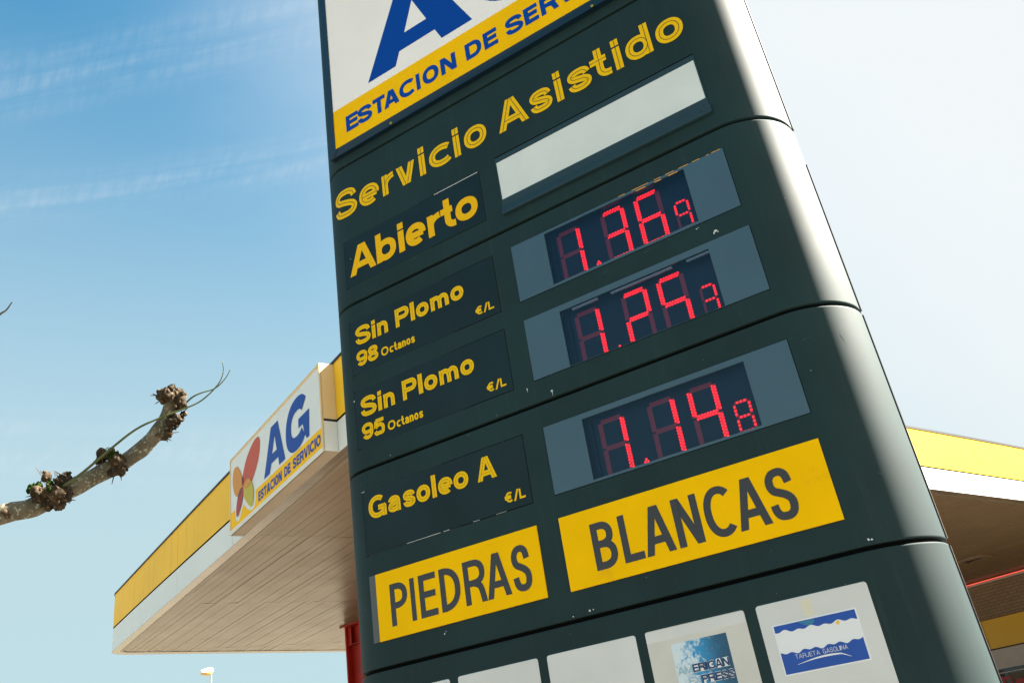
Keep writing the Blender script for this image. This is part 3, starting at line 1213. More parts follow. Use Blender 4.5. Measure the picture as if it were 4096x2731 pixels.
letters(text_run('TARJETA', .7335, .8105, .1, .16) + text_run('GASOLINA', .8200, .8965, .1, .16), -1.6075, -1.5945, .085, face, .0046).build(
    'card_lettering', 'sticker_white', gas)
b = MB()
sw = [(.7345 + .166 * i / 24, -1.6255 + .0115 * math.sin(math.pi * (.05 + .80 * i / 24)) - (.010 * max(0, (i - 20) / 4))) for i in range(25)]
hw = [.0004 + .0024 * math.sin(math.pi * (i / 24) ** 1.3) for i in range(25)]
b.add([face(x, z + h, .0046) for (x, z), h in zip(sw, hw)] + [face(x, z - h, .0046) for (x, z), h in zip(sw, hw)],
      [(i, 25 + i, 26 + i, i + 1) for i in range(24)])
b.build('swoosh', 'sticker_white', gas)
sticker(cards[4], 'old_tape', 'old_tape', .795, .828, -1.4925, -1.440, .0034, .006)

# --- flecks, droppings and scratches on the paint


def fleck(mb, x, z, r, n=6, sq=1.0):
    r *= .8
    P = [(x + r * random.uniform(.5, 1) * math.cos(2 * math.pi * k / n), z + r * sq * random.uniform(.5, 1) * math.sin(2 * math.pi * k / n)) for k in range(n)]
    mb.poly([face(a, c, .0008) for a, c in P])


b = MB()
for x, z, r in ((.880, -.060, .010), (.872, -.066, .006), (.888, -.067, .005), (.812, -.018, .004), (.820, -.016, .003), (-.039, -.398, .005),
                (.071, -.446, .009), (-.947, -.133, .010), (-.767, -.458, .003), (-.483, -.272, .004), (-.905, .640, .004), (-.52, .468, .002),
                (-.35, -.5, .002), (-.2, -.46, .002), (1.052, -1.31, .006), (1.062, -1.312, .005), (1.05, -.72, .002), (-.58, -1.262, .005), (-.572, -1.255, .003),
                (.06, -1.312, .006), (.075, -1.311, .004), (-.01, -1.318, .004), (.3, -1.25, .002), (.98, -.17, .004)):
    fleck(b, x, z, r)
for x, z, l in ((.071, -.462, .016), (-.039, -.409, .010)):
    b.poly([face(x - .0016, z + l, .0008), face(x + .0016, z + l, .0008), face(x + .0004, z - l * .6, .0008)])
for i in range(34):
    z = random.uniform(-1.9, 1.2)
    if min(abs(z - g) for g in (G1, G2, G3, G4, G5)) > .02:
        fleck(b, random.uniform(-1.0, 1.2), z, random.uniform(.0008, .0016))
b.build('paint_fleck', 'paint_chip', totem)['kind'] = 'stuff'
b = MB()
for x, z, dx, dz in ((.611, -.019, .030, .004), (.70, -.012, .012, -.004), (1.075, -.60, .020, .004), (1.02, -.585, .014, .003), (1.16, -.56, .006, -.03),
                     (1.18, -.63, .004, -.03), (.41, -.03, .016, .003), (1.17, -.02, .02, -.003), (1.16, -1.12, .02, -.012), (.43, .282, .002, .014), (.82, .281, .002, .014),
                     (.40, -.583, .001, .012), (.88, -.583, .001, .012)):
    t = .0007
    L = math.hypot(dx, dz)
    nx, nz = -dz / L * t, dx / L * t
    b.poly([face(x - dx + nx, z - dz + nz, .0008), face(x - dx - nx, z - dz - nz, .0008), face(x + dx, z + dz, .0008)])
b.build('scratches', 'grey_acrylic', totem)['kind'] = 'stuff'

# ------------------------------------------------------------------ canopy
OX, OY = -9.078, 6.004
UX, UY = .9113, -.4118
VX, VY = .4118, .9113


def cn(s, o, z=None):
    p = (OX + UX * s + VX * o, OY + UY * s + VY * o)
    return p if z is None else (*p, z)


K = (-3.588, 3.526)              # front corner (hidden behind the totem)
LB = (-14.601, 8.496)            # far left corner
BK = (-9.35, 34.0)               # far end of the left side
KR = (8.55, 34.2)                # far end of the right side
CZ = 1.60
canopy = thing('station_canopy', 'large flat filling station roof with yellow and white edge bands and a beige slatted ceiling', 'canopy', (-5, 12, GZ))


def rounded(P, rads, n=9):
    out = []
    for i, p in enumerate(P):
        p = Vector(p)
        a, c = Vector(P[i - 1]), Vector(P[(i + 1) % len(P)])
        d0, d1 = (a - p).normalized(), (c - p).normalized()
        r = rads[i]
        ang = d0.angle(d1)
        t = r / math.tan(ang / 2)
        bis = (d0 + d1).normalized()
        cen = p + bis * (r / math.sin(ang / 2))
        v0, v1 = p + d0 * t - cen, p + d1 * t - cen
        for k in range(n + 1):
            f = k / n
            q = v0.slerp(v1, f).normalized() * r
            out.append((cen.x + q.x, cen.y + q.y))
    return out


CORN = [LB, K, KR, BK]
PERI = rounded(CORN, [.42, .30, .4, .4])


def inset(P, d):
    out = []
    n = len(P)
    for i in range(n):
        a, p, c = Vector(P[i - 1]), Vector(P[i]), Vector(P[(i + 1) % n])
        d0, d1 = (p - a).normalized(), (c - p).normalized()
        n0, n1 = Vector((-d0.y, d0.x)), Vector((-d1.y, d1.x))
        m = (n0 + n1)
        m = m / max(.3, m.dot(n0))
        out.append((p.x + m.x * d, p.y + m.y * d))
    return out


def heights(p):
    """band heights measured at the corners of the roof, blended over the plan"""
    w = [1 / (Vector(p) - Vector(c)).length_squared if (Vector(p) - Vector(c)).length > .01 else 1e6 for c in (LB, K, (3.2, 21.0))]
    H = [(2.030, 2.062, 2.722), (1.955, 1.985, 2.690), (2.015, 2.045, 2.815)]
    s = sum(w)
    return [sum(w[i] * H[i][k] for i in range(3)) / s for k in range(3)]


def band(name, m, d, zf, par=canopy, P=PERI, cap=False):
    b = MB()
    Q = inset(P, d) if d else P
    # subdivide long sides so the blended heights stay smooth
    S, T = [], []
    n = len(Q)
    for i in range(n):
        q0, q1 = Vector(Q[i]), Vector(Q[(i + 1) % n])
        p0, p1 = Vector(P[i]), Vector(P[(i + 1) % n])
        k = max(1, int((p1 - p0).length / 1.5))
        for j in range(k):
            S.append(q0.lerp(q1, j / k))
            T.append(p0.lerp(p1, j / k))
    n = len(S)
    lo, hi = [], []
    for s, t in zip(S, T):
        z0, z1 = zf(heights(t))
        lo.append((s.x, s.y, z0))
        hi.append((s.x, s.y, z1))
    b.add(lo + hi, [(i, (i + 1) % n, n + (i + 1) % n, n + i) for i in range(n)])
    if cap:
        b.f.append(tuple(range(n, 2 * n)))
        b.m.append(0)
    return b.build(name, m, par, smooth=True, angle=25)


band('yellow_fascia', 'fascia_yellow', 0, lambda h: (h[1], h[2] - .018))
band('white_fascia', 'fascia_white', 0, lambda h: (CZ, h[0]))
band('fascia_gap', 'fascia_gap', .05, lambda h: (h[0] - .03, h[1] + .03))
band('roof_edging', 'fascia_gap', -.012, lambda h: (h[2] - .024, h[2] + .012), cap=True)
# thin vertical panel joints on the bands
b = MB()
for s in (1.55, -1.2, -4.1):
    for z0, z1 in ((2.06, 2.67), (1.61, 1.95)):
        b = MB()
        b.box(s - .004, s + .004, -.0045, .002, z0, z1, 0, lambda x, y, z: cn(x, y, z))
        b.build('fascia_joint', 'fascia_bright' if z0 > 2 else 'fascia_white', canopy)
vR = (Vector(KR) - Vector(K)).normalized()
nR = Vector((vR.y, -vR.x))
for t in (7.5, 13.05, 18.6, 24.1):
    for z0, z1 in ((2.07, 2.76), (1.61, 2.0)):
        q = Vector(K) + vR * t
        b = MB()
        b.add([(q.x + nR.x * .004 + vR.x * e, q.y + nR.y * .004 + vR.y * e, z) for z in (z0, z1) for e in (-.004, .004)], [(0, 1, 3, 2)])
        b.build('fascia_joint', 'fascia_bright' if z0 > 2 else 'fascia_white', canopy)
# polished edge trim under the bands, then the slats
Q1 = inset(PERI, .004)
Q2 = inset(PERI, .155)
n = len(PERI)
b = MB()
b.add([(x, y, CZ + .001) for x, y in Q1] + [(x, y, CZ + .006) for x, y in Q2], [(i, n + i, n + (i + 1) % n, (i + 1) % n) for i in range(n)])
b.build('edge_trim', 'trim_metal', canopy, smooth=True, angle=25)
Q3 = inset(PERI, .160)
Q4 = inset(PERI, .215)
b = MB()
b.add([(x, y, CZ + .004) for x, y in Q3] + [(x, y, CZ + .004) for x, y in Q4] + [(x, y, CZ + .03) for x, y in Q4] + [(x, y, CZ + .03) for x, y in Q3],
      [(i, n + i, n + (i + 1) % n, (i + 1) % n) for i in range(n)] + [(n + i, 2 * n + i, 2 * n + (i + 1) % n, n + (i + 1) % n) for i in range(n)] +
      [(i, (i + 1) % n, 3 * n + (i + 1) % n, 3 * n + i) for i in range(n)])
b.build('ceiling_edge', 'trim_painted', canopy)


def clip(poly, P):
    """clip a convex polygon against the convex outline P (counter-clockwise)"""
    for i in range(len(P)):
        a, c = P[i], P[(i + 1) % len(P)]
        ex, ey = c[0] - a[0], c[1] - a[1]
        out = []
        for j in range(len(poly)):
            p, q = poly[j - 1], poly[j]
            sp = ex * (p[1] - a[1]) - ey * (p[0] - a[0])
            sq = ex * (q[1] - a[1]) - ey * (q[0] - a[0])
            if (sp < 0) != (sq < 0):
                t = sp / (sp - sq)
                out.append((p[0] + (q[0] - p[0]) * t, p[1] + (q[1] - p[1]) * t))
            if sq >= 0:
                out.append(q)
        poly = out
        if len(poly) < 3:
            return []
    return poly


SOFF = rounded(inset(CORN, .219), [.22, .15, .2, .2], 4)
ar = sum(SOFF[i - 1][0] * SOFF[i][1] - SOFF[i][0] * SOFF[i - 1][1] for i in range(len(SOFF)))
if ar < 0:
    SOFF = SOFF[::-1]
sa = R_(112.8)
sx, sy = math.sin(sa), math.cos(sa)
tx, ty = -sy, sx
b = MB()
PITCH = .125
rng_ = random.Random(3)
cuts = [-14.0, -9.9, -5.9, -1.85, 2.05, 5.95, 9.9, 14.0]
for i in range(-60, 270):
    for c0, c1 in zip(cuts, cuts[1:]):
        z = CZ + .010 + rng_.uniform(-.0025, .0025)
        tl = rng_.uniform(-.0035, .0035)
        q = [(c0 + .004, i * PITCH + .002), (c1 - .004, i * PITCH + .002), (c1 - .004, (i + 1) * PITCH - .002), (c0 + .004, (i + 1) * PITCH - .002)]
        q = [(OX + sx * s + tx * o, OY + sy * s + ty * o) for s, o in q]
        q = clip(q, SOFF)
        if len(q) >= 3:
            def zz(p):
                o = (p[0] - OX) * tx + (p[1] - OY) * ty - i * PITCH
                return z + tl * (o / PITCH - .5)
            b.poly([(x, y, zz((x, y))) for x, y in reversed(q)])
            # rolled edge of the slat, turned up into the joint
            n = len(q)
            b.add([(x, y, zz((x, y))) for x, y in q] + [(x, y, zz((x, y)) + .005) for x, y in q],
                  [(k, (k + 1) % n, n + (k + 1) % n, n + k) for k in range(n)])
b.build('ceiling_slats', 'soffit_slat', canopy)
b = MB()
b.poly([(x, y, CZ + .022) for x, y in reversed(inset(CORN, .1))])
b.build('ceiling_backing', 'soffit_gap', canopy)

# red steel columns


def column(x, y, ang):
    c, s = math.cos(ang), math.sin(ang)

    def fn(px, py, pz):
        return (x + c * px - s * py, y + s * px + c * py, pz)
    b = MB()
    z0, z1 = GZ, CZ + .02
    b.box(-.24, -.205, -.15, .15, z0, z1, 0, fn)
    b.box(.205, .24, -.15, .15, z0, z1, 0, fn)
    b.box(-.205, .205, -.012, .012, z0, z1, 0, fn)
    b.box(-.32, .32, -.22, .22, z1 - .045, z1 - .015, 0, fn)
    b.box(-.205, .205, -.13, .13, z1 - .42, z1 - .405, 0, fn)
    b.box(-.204, -.10, -.10, -.085, z1 - .40, z1 - .05, 0, fn)
    b.box(-.40, .40, -.30, .30, z0, z0 + .03, 0, fn)
    return b.build('column', 'red_paint', canopy)


c0 = column(-10.95, 11.72, R_(-10))
for x, y in ((-9.2, 20.5), (-1.9, 9.4)):
    c1 = c0.copy()
    COL.objects.link(c1)
    c1.location = Vector(c1.location) + Vector((x + 10.95, y - 11.72, 0))

# ------------------------------------------------------------------ illuminated sign box on the canopy edge
SD = -.165
signb = thing('canopy_sign', 'white lightbox sign with flower emblem and blue letters mounted on the yellow roof edge', 'sign', cn(3.5, -.08, 1.6))
S0, S1, Z0, Z1 = 1.995, 5.108, 1.604, 2.656


def sg(s, z, off):
    return cn(s, SD - off, z)


b = MB()
b.box(S0, S1, SD, .0, 1.985, Z1, 0, lambda x, y, z: cn(x, y, z))
body = b.build('sign_case', 'box_cream', signb)
b = MB()
b.box(S0, S1, SD, -.001, Z0 + .004, 1.955, 0, lambda x, y, z: cn(x, y, z))
b.build('lower_case', 'box_white', signb)
b = MB()
b.box(S0 + .004, S1 - .004, SD + .012, .0, 1.953, 1.987, 0, lambda x, y, z: cn(x, y, z))
b.build('case_gap', 'fascia_gap', signb)
b = MB()
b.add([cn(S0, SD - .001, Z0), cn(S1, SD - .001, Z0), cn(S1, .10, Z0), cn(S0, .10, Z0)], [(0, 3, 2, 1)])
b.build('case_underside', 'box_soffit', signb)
fo = [(S0, Z0), (S1, Z0), (S1, Z1), (S0, Z1)]
fi = [(S0 + .028, Z0 + .052), (S1 - .024, Z0 + .052), (S1 - .024, Z1 - .035), (S0 + .028, Z1 - .035)]
for ks, nm, m_ in (((0,), 'sign_foot', 'box_white'), ((1, 2, 3), 'sign_frame', 'box_cream')):
    b = MB()
    for k in ks:
        j = (k + 1) % 4
        q = [sg(*fo[k], .012), sg(*fo[j], .012), sg(*fi[j], .012), sg(*fi[k], .012), sg(*fo[k], -.01), sg(*fo[j], -.01), sg(*fi[j], .002), sg(*fi[k], .002)]
        b.add(q, [(0, 1, 2, 3), (4, 5, 1, 0), (3, 2, 6, 7)])
    b.build(nm, m_, signb)
b = MB()
FX0, FX1, FZ0, FZ1 = S0 + .027, S1 - .023, Z0 + .051, Z1 - .034
b.poly([sg(x, z, .004) for x, z in ((FX0, FZ0), (FX1, FZ0), (FX1, FZ1), (FX0, FZ1))])
sf = b.build('sign_face', 'fascia_white', signb)
b = MB()
yb = [(FX0, FZ0), (FX1, FZ0), (FX1, 1.886), (2.990, 1.894)] + spl([(2.990, 1.894), (2.972, 1.76), (2.905, 1.690), (2.792, 1.698), (2.642, 1.770), (2.532, 1.863)], 5)[1:] + \
    spl([(2.532, 1.863), (2.455, 1.800), (2.386, 1.736), (2.327, 1.706), (2.269, 1.712), (2.226, 1.743), (2.197, 1.811), (2.184, 1.893)], 5)[1:] + [(FX0, 1.897)]
b.poly([sg(x, z, .006) for x, z in yb])
b.build('yellow_band', 'vinyl_yellow', sf)
mat('petal_red', (.52, .060, .010), .5)
mat('petal_orange', (.62, .24, .008), .5)
mat('petal_green', (.50, .40, .010), .5)
mat('petal_crimson', (.40, .018, .012), .5)
mat('petal_overlap', (.16, .02, .035), .5)


def petal(pts, m, off, name='petal'):
    b = MB()
    P = list(pts)
    Q = spl([P[-1]] + P + [P[0], P[1]], 5)[5:-5]
    b.poly([sg(x, z, off) for x, z in Q])
    return b.build(name, m, sf)


petal([(2.511, 2.115), (2.508, 2.237), (2.545, 2.315), (2.65, 2.429), (2.81, 2.521), (2.979, 2.575), (3.116, 2.562), (3.172, 2.49), (3.155, 2.367), (3.073, 2.221),
       (2.861, 2.062), (2.66, 2.03)], 'petal_red', .007)
petal([(2.525, 2.11), (2.491, 2.243), (2.401, 2.367), (2.28, 2.465), (2.17, 2.462), (2.116, 2.387), (2.114, 2.263), (2.173, 2.131), (2.265, 2.052), (2.36, 2.045)],
      'petal_orange', .009)
petal([(2.525, 2.085), (2.63, 2.140), (2.753, 2.138), (2.861, 2.053), (2.919, 1.935), (2.919, 1.82), (2.875, 1.748), (2.807, 1.742), (2.672, 1.834), (2.563, 1.949)],
      'petal_green', .011)
petal([(2.505, 2.103), (2.544, 2.054), (2.521, 1.973), (2.447, 1.869), (2.344, 1.784), (2.285, 1.77), (2.262, 1.805), (2.267, 1.908), (2.329, 2.037), (2.409, 2.091)],
      'petal_crimson', .013)
petal([(2.50, 2.100), (2.47, 2.060), (2.40, 2.010), (2.34, 1.995), (2.36, 2.055), (2.42, 2.095)], 'petal_overlap', .0145)
petal([(2.515, 2.115), (2.53, 2.17), (2.52, 2.235), (2.505, 2.245), (2.492, 2.20), (2.50, 2.14)], 'petal_overlap', .0148)
petal([(2.56, 2.095), (2.63, 2.133), (2.753, 2.132), (2.84, 2.070), (2.72, 2.035), (2.62, 2.04)], 'petal_orange', .0150)
# letters A and G as outlines of their own slanted shapes
b = MB()
A_ = [(3.300, 1.925), (3.494, 1.925), (3.557, 2.035), (3.792, 2.035), (3.812, 1.925), (4.012, 1.925), (3.798, 2.502), (3.566, 2.502)]
hole_ = [(3.586, 2.146), (3.747, 2.146), (3.685, 2.360)]
b.add([sg(x, z, .008) for x, z in A_ + hole_], [(0, 1, 2, 8, 10, 7), (2, 3, 9, 8), (3, 4, 5, 6, 10, 9), (6, 7, 10)])
gl_ = el(4.395, 2.215, .262, .235, 38, 318, 40, 2.3)
L_, R2_ = ribbon(gl_, .165)
n = len(L_)
b.add([sg(x + (z - 2.2) * .10, z, .008) for x, z in L_] + [sg(x + (z - 2.2) * .10, z, .008) for x, z in R2_], [(i, n + i, n + i + 1, i + 1) for i in range(n - 1)])
b.poly([sg(x, z, .0085) for x, z in ((4.448, 2.246), (4.770, 2.246), (4.742, 1.924), (4.672, 1.924), (4.610, 2.02), (4.575, 2.135), (4.443, 2.135))])
b.build('logo_lettering', 'letter_blue', sf)
for ch in (text_run('ESTACION', 3.085, 3.885, .2, .08), text_run('DE', 3.965, 4.165, .2, .08), text_run('SERVICIO', 4.235, 5.045, .2, .08)):
    letters(ch, 1.708, 1.832, .24, lambda x, z, o: sg(x, z, o), .008).build('band_lettering', 'letter_blue', sf)

# ------------------------------------------------------------------ shop under the canopy
SHP = thing('station_shop', 'brick filling station shop with a yellow and white band above its window', 'shop', (2, 29, GZ))
WX, WY = -.749, 29.102
WUX, WUY = .8886, -.4587
WNX, WNY = -.4587, -.8886        # outward, towards the camera


def wl_(s, o, z):
    return (WX + WUX * s + WNX * o, WY + WUY * s + WNY * o, z)


b = MB()
b.box(-7, 13, -6, 0, GZ, CZ - .004, 0, wl_)
b.uv = lambda p: ((p.x - WX) * WUX + (p.y - WY) * WUY, p.z)
b.build('brick_wall', 'brick', SHP)
b = MB()
b.box(.03, 13, .0, .16, -.375, .447, 0, wl_)
b.box(.0, .03, .0, .17, -.375, .452, 0, wl_)
b.build('yellow_fascia', 'shop_yellow', SHP)
b = MB()
b.box(.0, 13, .0, .14, -.415, -.3755, 0, wl_)
b.box(.25, .262, .1605, .163, -.374, .446, 0, wl_)
b.build('fascia_gap', 'fascia_gap', SHP)
b = MB()
b.box(.0, 13, .0, .16, -.87, -.4155, 0, wl_)
b.box(.0, 13, .0, .20, -.965, -.8705, 0, wl_)
b.build('white_fascia', 'shop_trim', SHP)
b = MB()
b.box(-.10, 13, .005, .03, -3.0, -.966, 0, wl_)
win = b.build('shop_window', 'shop_glass', SHP)
b = MB()
for s0, s1, z0, z1 in ((.12, .30, -2.9, -1.0), (.42, 1.0, -2.2, -1.12), (1.02, 1.45, -1.6, -1.05), (1.5, 2.6, -2.8, -1.2), (2.7, 3.1, -2.9, -1.0), (3.3, 4.6, -2.5, -1.1)):
    b.box(s0, s1, .0305, .033, z0, z1, 0, wl_)
b.build('window_display', 'shop_inside', win)
b = MB()
b.box(-.10, 13, .0305, .05, -1.085, -1.055, 0, wl_)
b.build('window_rail', 'shop_trim', win)
ch = [('T', .07, .37), ('i', .40, .47), ('e', .56, .86), ('n', .93, 1.20), ('d', 1.27, 1.57), ('a', 1.64, 1.92)]
letters(ch, -1.58, -1.18, .22, lambda x, z, o: wl_(x, o, z), .040, step=.001).build('window_lettering', 'shop_red', win)

b = MB()
b.tube([wl_(-5.5, .14, CZ - .045), wl_(12.5, .14, CZ - .045)], .019, 8)
neon = tag(b.build('neon_tube', 'neon_red', None, smooth=True, angle=50), 'long glowing red tube where the brick shop wall meets the ceiling', 'neon light')
b = MB()
b.box(-5.6, 12.6, .02, .11, CZ - .115, CZ - .07, 0, wl_)
put(b.build('tube_holder', 'neon_holder'), neon)

lt = thing('ceiling_light', 'square recessed light housing hanging open below the beige slatted ceiling near the shop', 'ceiling light', (.13, 23.45, CZ))
Fx = [(-.309, 23.243), (.355, 22.959), (.566, 23.506), (-.103, 24.049)]
fc = (sum(p[0] for p in Fx) / 4, sum(p[1] for p in Fx) / 4)
b = MB()
outp = [(x, y) for x, y in Fx]
inp = [(fc[0] + (x - fc[0]) * .72, fc[1] + (y - fc[1]) * .72) for x, y in Fx]
b.add([(x, y, CZ - .05) for x, y in outp] + [(x, y, CZ - .05) for x, y in inp] + [(x, y, CZ + .012) for x, y in outp] + [(x, y, CZ - .01) for x, y in inp],
      [(k, (k + 1) % 4, 4 + (k + 1) % 4, 4 + k) for k in range(4)] + [(8 + k, 8 + (k + 1) % 4, (k + 1) % 4, k) for k in range(4)] +
      [(4 + k, 4 + (k + 1) % 4, 12 + (k + 1) % 4, 12 + k) for k in range(4)])
b.build('light_rim', 'soffit_slat', lt)
b = MB()
b.poly([(x, y, CZ - .012) for x, y in inp])
b.build('light_opening', 'hatch_dark', lt)

# ------------------------------------------------------------------ street lamp far behind
LX, LY, LZ = -30.6, 24.97, 4.40
lamp = thing('street_lamp', 'distant street lamp with rounded white head on a slim grey pole', 'street lamp', (LX, LY, GZ))
b = MB()
b.tube([(LX, LY, GZ), (LX, LY, 0), (LX, LY, LZ + .02)], [.075, .06, .035], 12)
b.build('pole', 'galvanised', lamp, smooth=True, angle=40)
rt, fw = Vector((.839, .545, 0)).normalized(), Vector((-.62, -.78, 0)).normalized()
hd = (-rt * .80 + Vector((.55, -.83, 0)).normalized() * .6).normalized()
sd = Vector((-hd.y, hd.x, 0))


def dome(zs, rs, name, m):
    b = MB()
    n = 18
    rings = []
    for (z, a) in zip(zs, rs):
        rings.append([Vector((LX, LY, LZ)) + hd * (.19 + math.cos(2 * math.pi * k / n) * .30 * a[0] + a[2]) + sd * (math.sin(2 * math.pi * k / n) * .155 * a[1]) +
                      Vector((0, 0, z + (.05 - .10 * math.cos(2 * math.pi * k / n)) * a[3])) for k in range(n)])
    fs = []
    for i in range(len(rings) - 1):
        fs += [(i * n + k, i * n + (k + 1) % n, (i + 1) * n + (k + 1) % n, (i + 1) * n + k) for k in range(n)]
    fs += [tuple(range(n)), tuple(range((len(rings) - 1) * n, len(rings) * n))]
    b.add([p for r in rings for p in r], fs)
    return b.build(name, m, lamp, smooth=True, angle=50)


dome([0, .09, .15, .185], [(1, 1, 0, .2), (.98, .98, 0, .2), (.75, .78, -.03, .2), (.35, .4, -.06, .2)], 'lamp_head', 'lamp_shell')
dome([-.002, -.06, -.10, -.125], [(.93, .93, 0, .2), (.86, .86, 0, .1), (.62, .62, 0, 0), (.25, .25, 0, 0)], 'lamp_bowl', 'lamp_glass')

# ------------------------------------------------------------------ pollarded plane tree on the left
tree = thing('plane_tree', 'bare pollarded plane tree with knobbly burls along its pruned limb', 'tree', (-6.4, -2.0, GZ))
b = MB()
tr = [(-6.4, -2.0, GZ - .1), (-6.38, -2.0, GZ + .25), (-6.3, -1.95, GZ + 1.0), (-6.15, -1.88, GZ + 1.9), (-5.9, -1.8, -1.0), (-5.75, -1.75, -.72)]
b.tube(tr, [.24, .19, .165, .155, .17, .12], 16, jitter=.12)
b.tube([(-5.95, -1.82, -1.05), (-6.5, -2.2, -.65), (-7.1, -2.7, -.45), (-7.6, -3.0, .1)], [.13, .10, .085, .06], 12, jitter=.12)
b.tube([(-6.0, -1.85, -1.0), (-6.1, -1.0, -.6), (-6.6, .2, -.3), (-6.9, .9, .3)], [.12, .095, .08, .06], 12, jitter=.12)
trunk = b.build('trunk', 'bark_smooth', tree, smooth=True)


def dens(P, n=5):
    out = []
    P = [Vector(p) for p in P]
    Q = [P[0]] + P + [P[-1]]
    for i in range(1, len(Q) - 2):
        p0, p1, p2, p3 = Q[i - 1:i + 3]
        for k in range(n):
            t = k / n
            out.append(.5 * (2 * p1 + (p2 - p0) * t + (2 * p0 - 5 * p1 + 4 * p2 - p3) * t * t + (3 * p1 - p0 - 3 * p2 + p3) * t ** 3))
    out.append(P[-1])
    return out


limb = [(-5.9, -1.85, -.92), (-5.2, -1.55, -.66), (-4.3, -1.15, -.45), (-3.6, -.78, -.28), (-3.111, -.376, -.146), (-3.011, -.255, -.108), (-2.918, -.144, -.030),
        (-2.797, -.020, .067), (-2.735, .044, .110), (-2.643, .119, .190), (-2.555, .170, .290), (-2.495, .188, .385), (-2.460, .180, .463), (-2.452, .158, .520)]
lr = [.085, .075, .066, .058, .0535, .053, .051, .048, .047, .046, .043, .041, .039, .036]
lp = dens(limb, 5)
rr = []
for i in range(len(lp)):
    f = i / 5
    k = min(int(f), len(lr) - 2)
    rr.append(lr[k] + (lr[k + 1] - lr[k]) * (f - k))
b = MB()
b.tube(lp, rr, 18, jitter=.16)
lo = b.build('limb', 'bark_smooth', tree, smooth=True)
rn = random.Random(11)


def px(x, y, D):
    """point D metres from the camera position along the sight line measured in the photograph's survey"""
    f = 3478.8866
    a, c = (x - 2048) / f, (y - 1365.5) / f
    d = Vector(RIGHT) * a - Vector(UP) * c - Vector(BACK)
    return Vector(CAMPOS) + d.normalized() * D


def burl(lumps, spikes, name='burl'):
    b = MB()
    for (c, r) in lumps:
        b.ball(c, r * .84, 3, 0, .60, 30)
        for _ in range(14):
            d = Vector((rn.gauss(0, 1), rn.gauss(0, 1), rn.gauss(0, 1))).normalized()
            b.ball(Vector(c) + d * r * rn.uniform(.55, .95), r * rn.uniform(.16, .34), 2, 0, .8, 60)
    for _ in range(spikes):
        c, r = rn.choice(lumps)
        d = Vector((rn.gauss(0, 1), rn.gauss(0, 1), rn.gauss(0, .9))).normalized()
        p = Vector(c) + d * r * .9
        e = p + (d + Vector((rn.gauss(0, .3), rn.gauss(0, .3), rn.gauss(0, .3)))) * rn.uniform(.012, .034)
        b.tube([p, (p + e) / 2 + Vector((0, 0, rn.uniform(-.002, .002))), e], [.0035, .0026, .0016], 5)
    return b.build(name, 'bark_burl', lo, smooth=True, angle=60)


D = 5.46
burl([(px(172, 1990, D), .050), (px(215, 1968, D - .03), .060), (px(255, 1978, D - .02), .050), (px(262, 1910, D + .02), .034), (px(185, 1905, D + .02), .030),
      (px(150, 1968, D - .04), .038), (px(232, 2010, D - .03), .045), (px(190, 2020, D - .02), .034), (px(240, 1930, D - .02), .040)], 46)
burl([(px(412, 1818, D + .03), .040), (px(400, 1838, D + .04), .030), (px(470, 1845, D - .04), .046), (px(478, 1878, D - .03), .040), (px(455, 1890, D - .02), .030),
      (px(440, 1815, D), .034)], 22)
burl([(px(668, 1575, D - .03), .040), (px(640, 1578, D), .030), (px(715, 1590, D - .01), .040), (px(722, 1618, D - .01), .036), (px(712, 1572, D), .034), (px(690, 1560, D), .034),
      (px(735, 1655, D - .01), .020), (px(648, 1600, D), .024)], 30)
burl([(px(690, 1683, D - .03), .040), (px(706, 1672, D - .02), .038), (px(690, 1700, D - .02), .034), (px(672, 1735, D - .02), .026), (px(660, 1750, D - .01), .018)], 16)
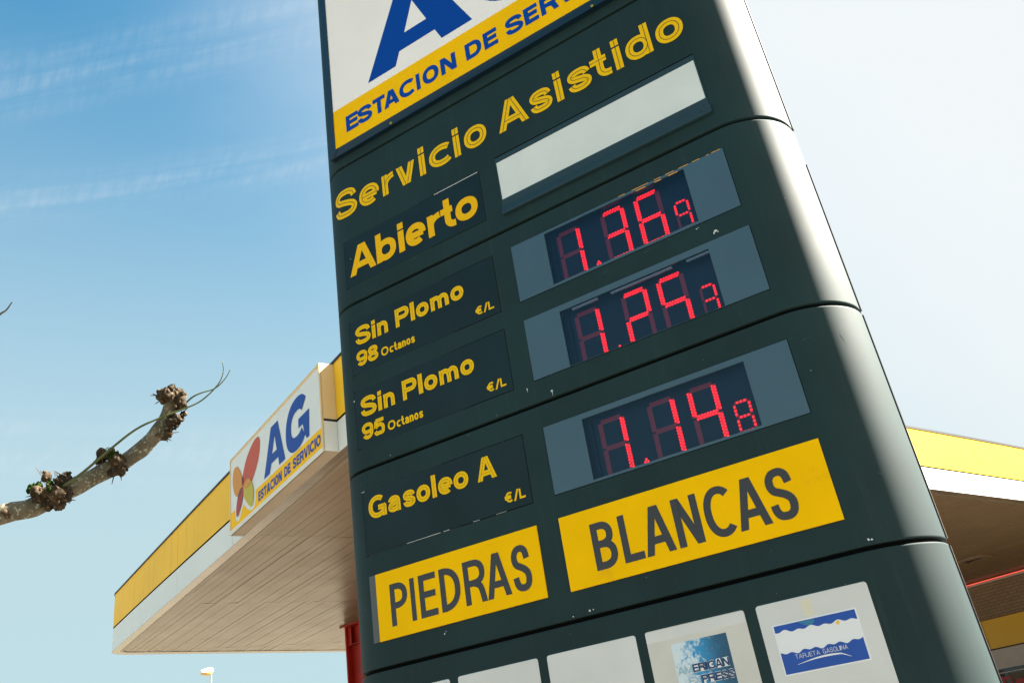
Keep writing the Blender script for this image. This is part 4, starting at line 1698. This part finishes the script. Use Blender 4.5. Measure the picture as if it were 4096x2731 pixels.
for x, y, r in ((18, 2045, .018), (630, 1740, .013), (30, 2062, .016), (700, 1625, .013)):
    b = MB()
    b.ball(px(x, y, D - .045), r, 3, 0, .3, 40)
    b.build('burl', 'bark_burl', lo, smooth=True)
b = MB()
for x, y, r, q in ((135, 1952, .026, .02), (155, 1942, .020, .02), (118, 1962, .016, .02), (200, 1935, .018, 0), (198, 1955, .014, -.05), (452, 1815, .017, -.03), (440, 1826, .014, -.04),
                   (468, 1812, .011, -.03)):
    b.ball(px(x, y, D + q - .02), r, 3, 0, .5, 90)
b.build('moss', 'moss', lo, smooth=False)['kind'] = 'stuff'
b = MB()
s1 = dens([px(*q, 5.40) for q in ((250, 1946), (330, 1890), (440, 1797), (540, 1719), (630, 1675), (740, 1633), (808, 1600), (870, 1540), (893, 1490), (890, 1445))], 4)
b.tube(s1, [.0085 - .0062 * (i / (len(s1) - 1)) for i in range(len(s1))], 8)
for i in (12, 18, 24, 29, 32, 34):
    b.ball(s1[i], .0085 - .0045 * i / 36, 1)
s2 = dens([px(*q, 5.46) for q in ((735, 1620), (770, 1588), (808, 1570), (860, 1553), (900, 1515), (923, 1475))], 4)
b.tube(s2, [.006 - .004 * (i / (len(s2) - 1)) for i in range(len(s2))], 7)
b.build('shoot', 'shoot', lo, smooth=True)
b = MB()
t1 = dens([px(-420, 1560, 5.1), px(-300, 1480, 5.05), px(-160, 1420, 5), px(-60, 1310, 5), px(0, 1257, 5), px(25, 1240, 5), px(48, 1208, 5)], 4)
b.tube(t1, [.010 - .0075 * (i / (len(t1) - 1)) for i in range(len(t1))], 7)
b.tube([px(-420, 1560, 5.1), px(-700, 1700, 5.4), px(-1200, 2050, 5.9), (-5.9, -1.85, -.95)], [.02, .04, .05, .06], 10)
b.build('limb', 'twig', tree, smooth=True)
for (x, y), (x2, y2) in (((165, 1900), (142, 1868)), ((222, 1905), (216, 1888)), ((630, 1708), (618, 1700)), ((640, 1762), (655, 1755)), ((365, 1938), (370, 1942))):
    b = MB()
    b.tube([px(x, y, D), px((x + x2) / 2 + 2, (y + y2) / 2, D), px(x2, y2, D)], [.003, .0024, .0014], 5)
    b.build('twig', 'twig', lo)
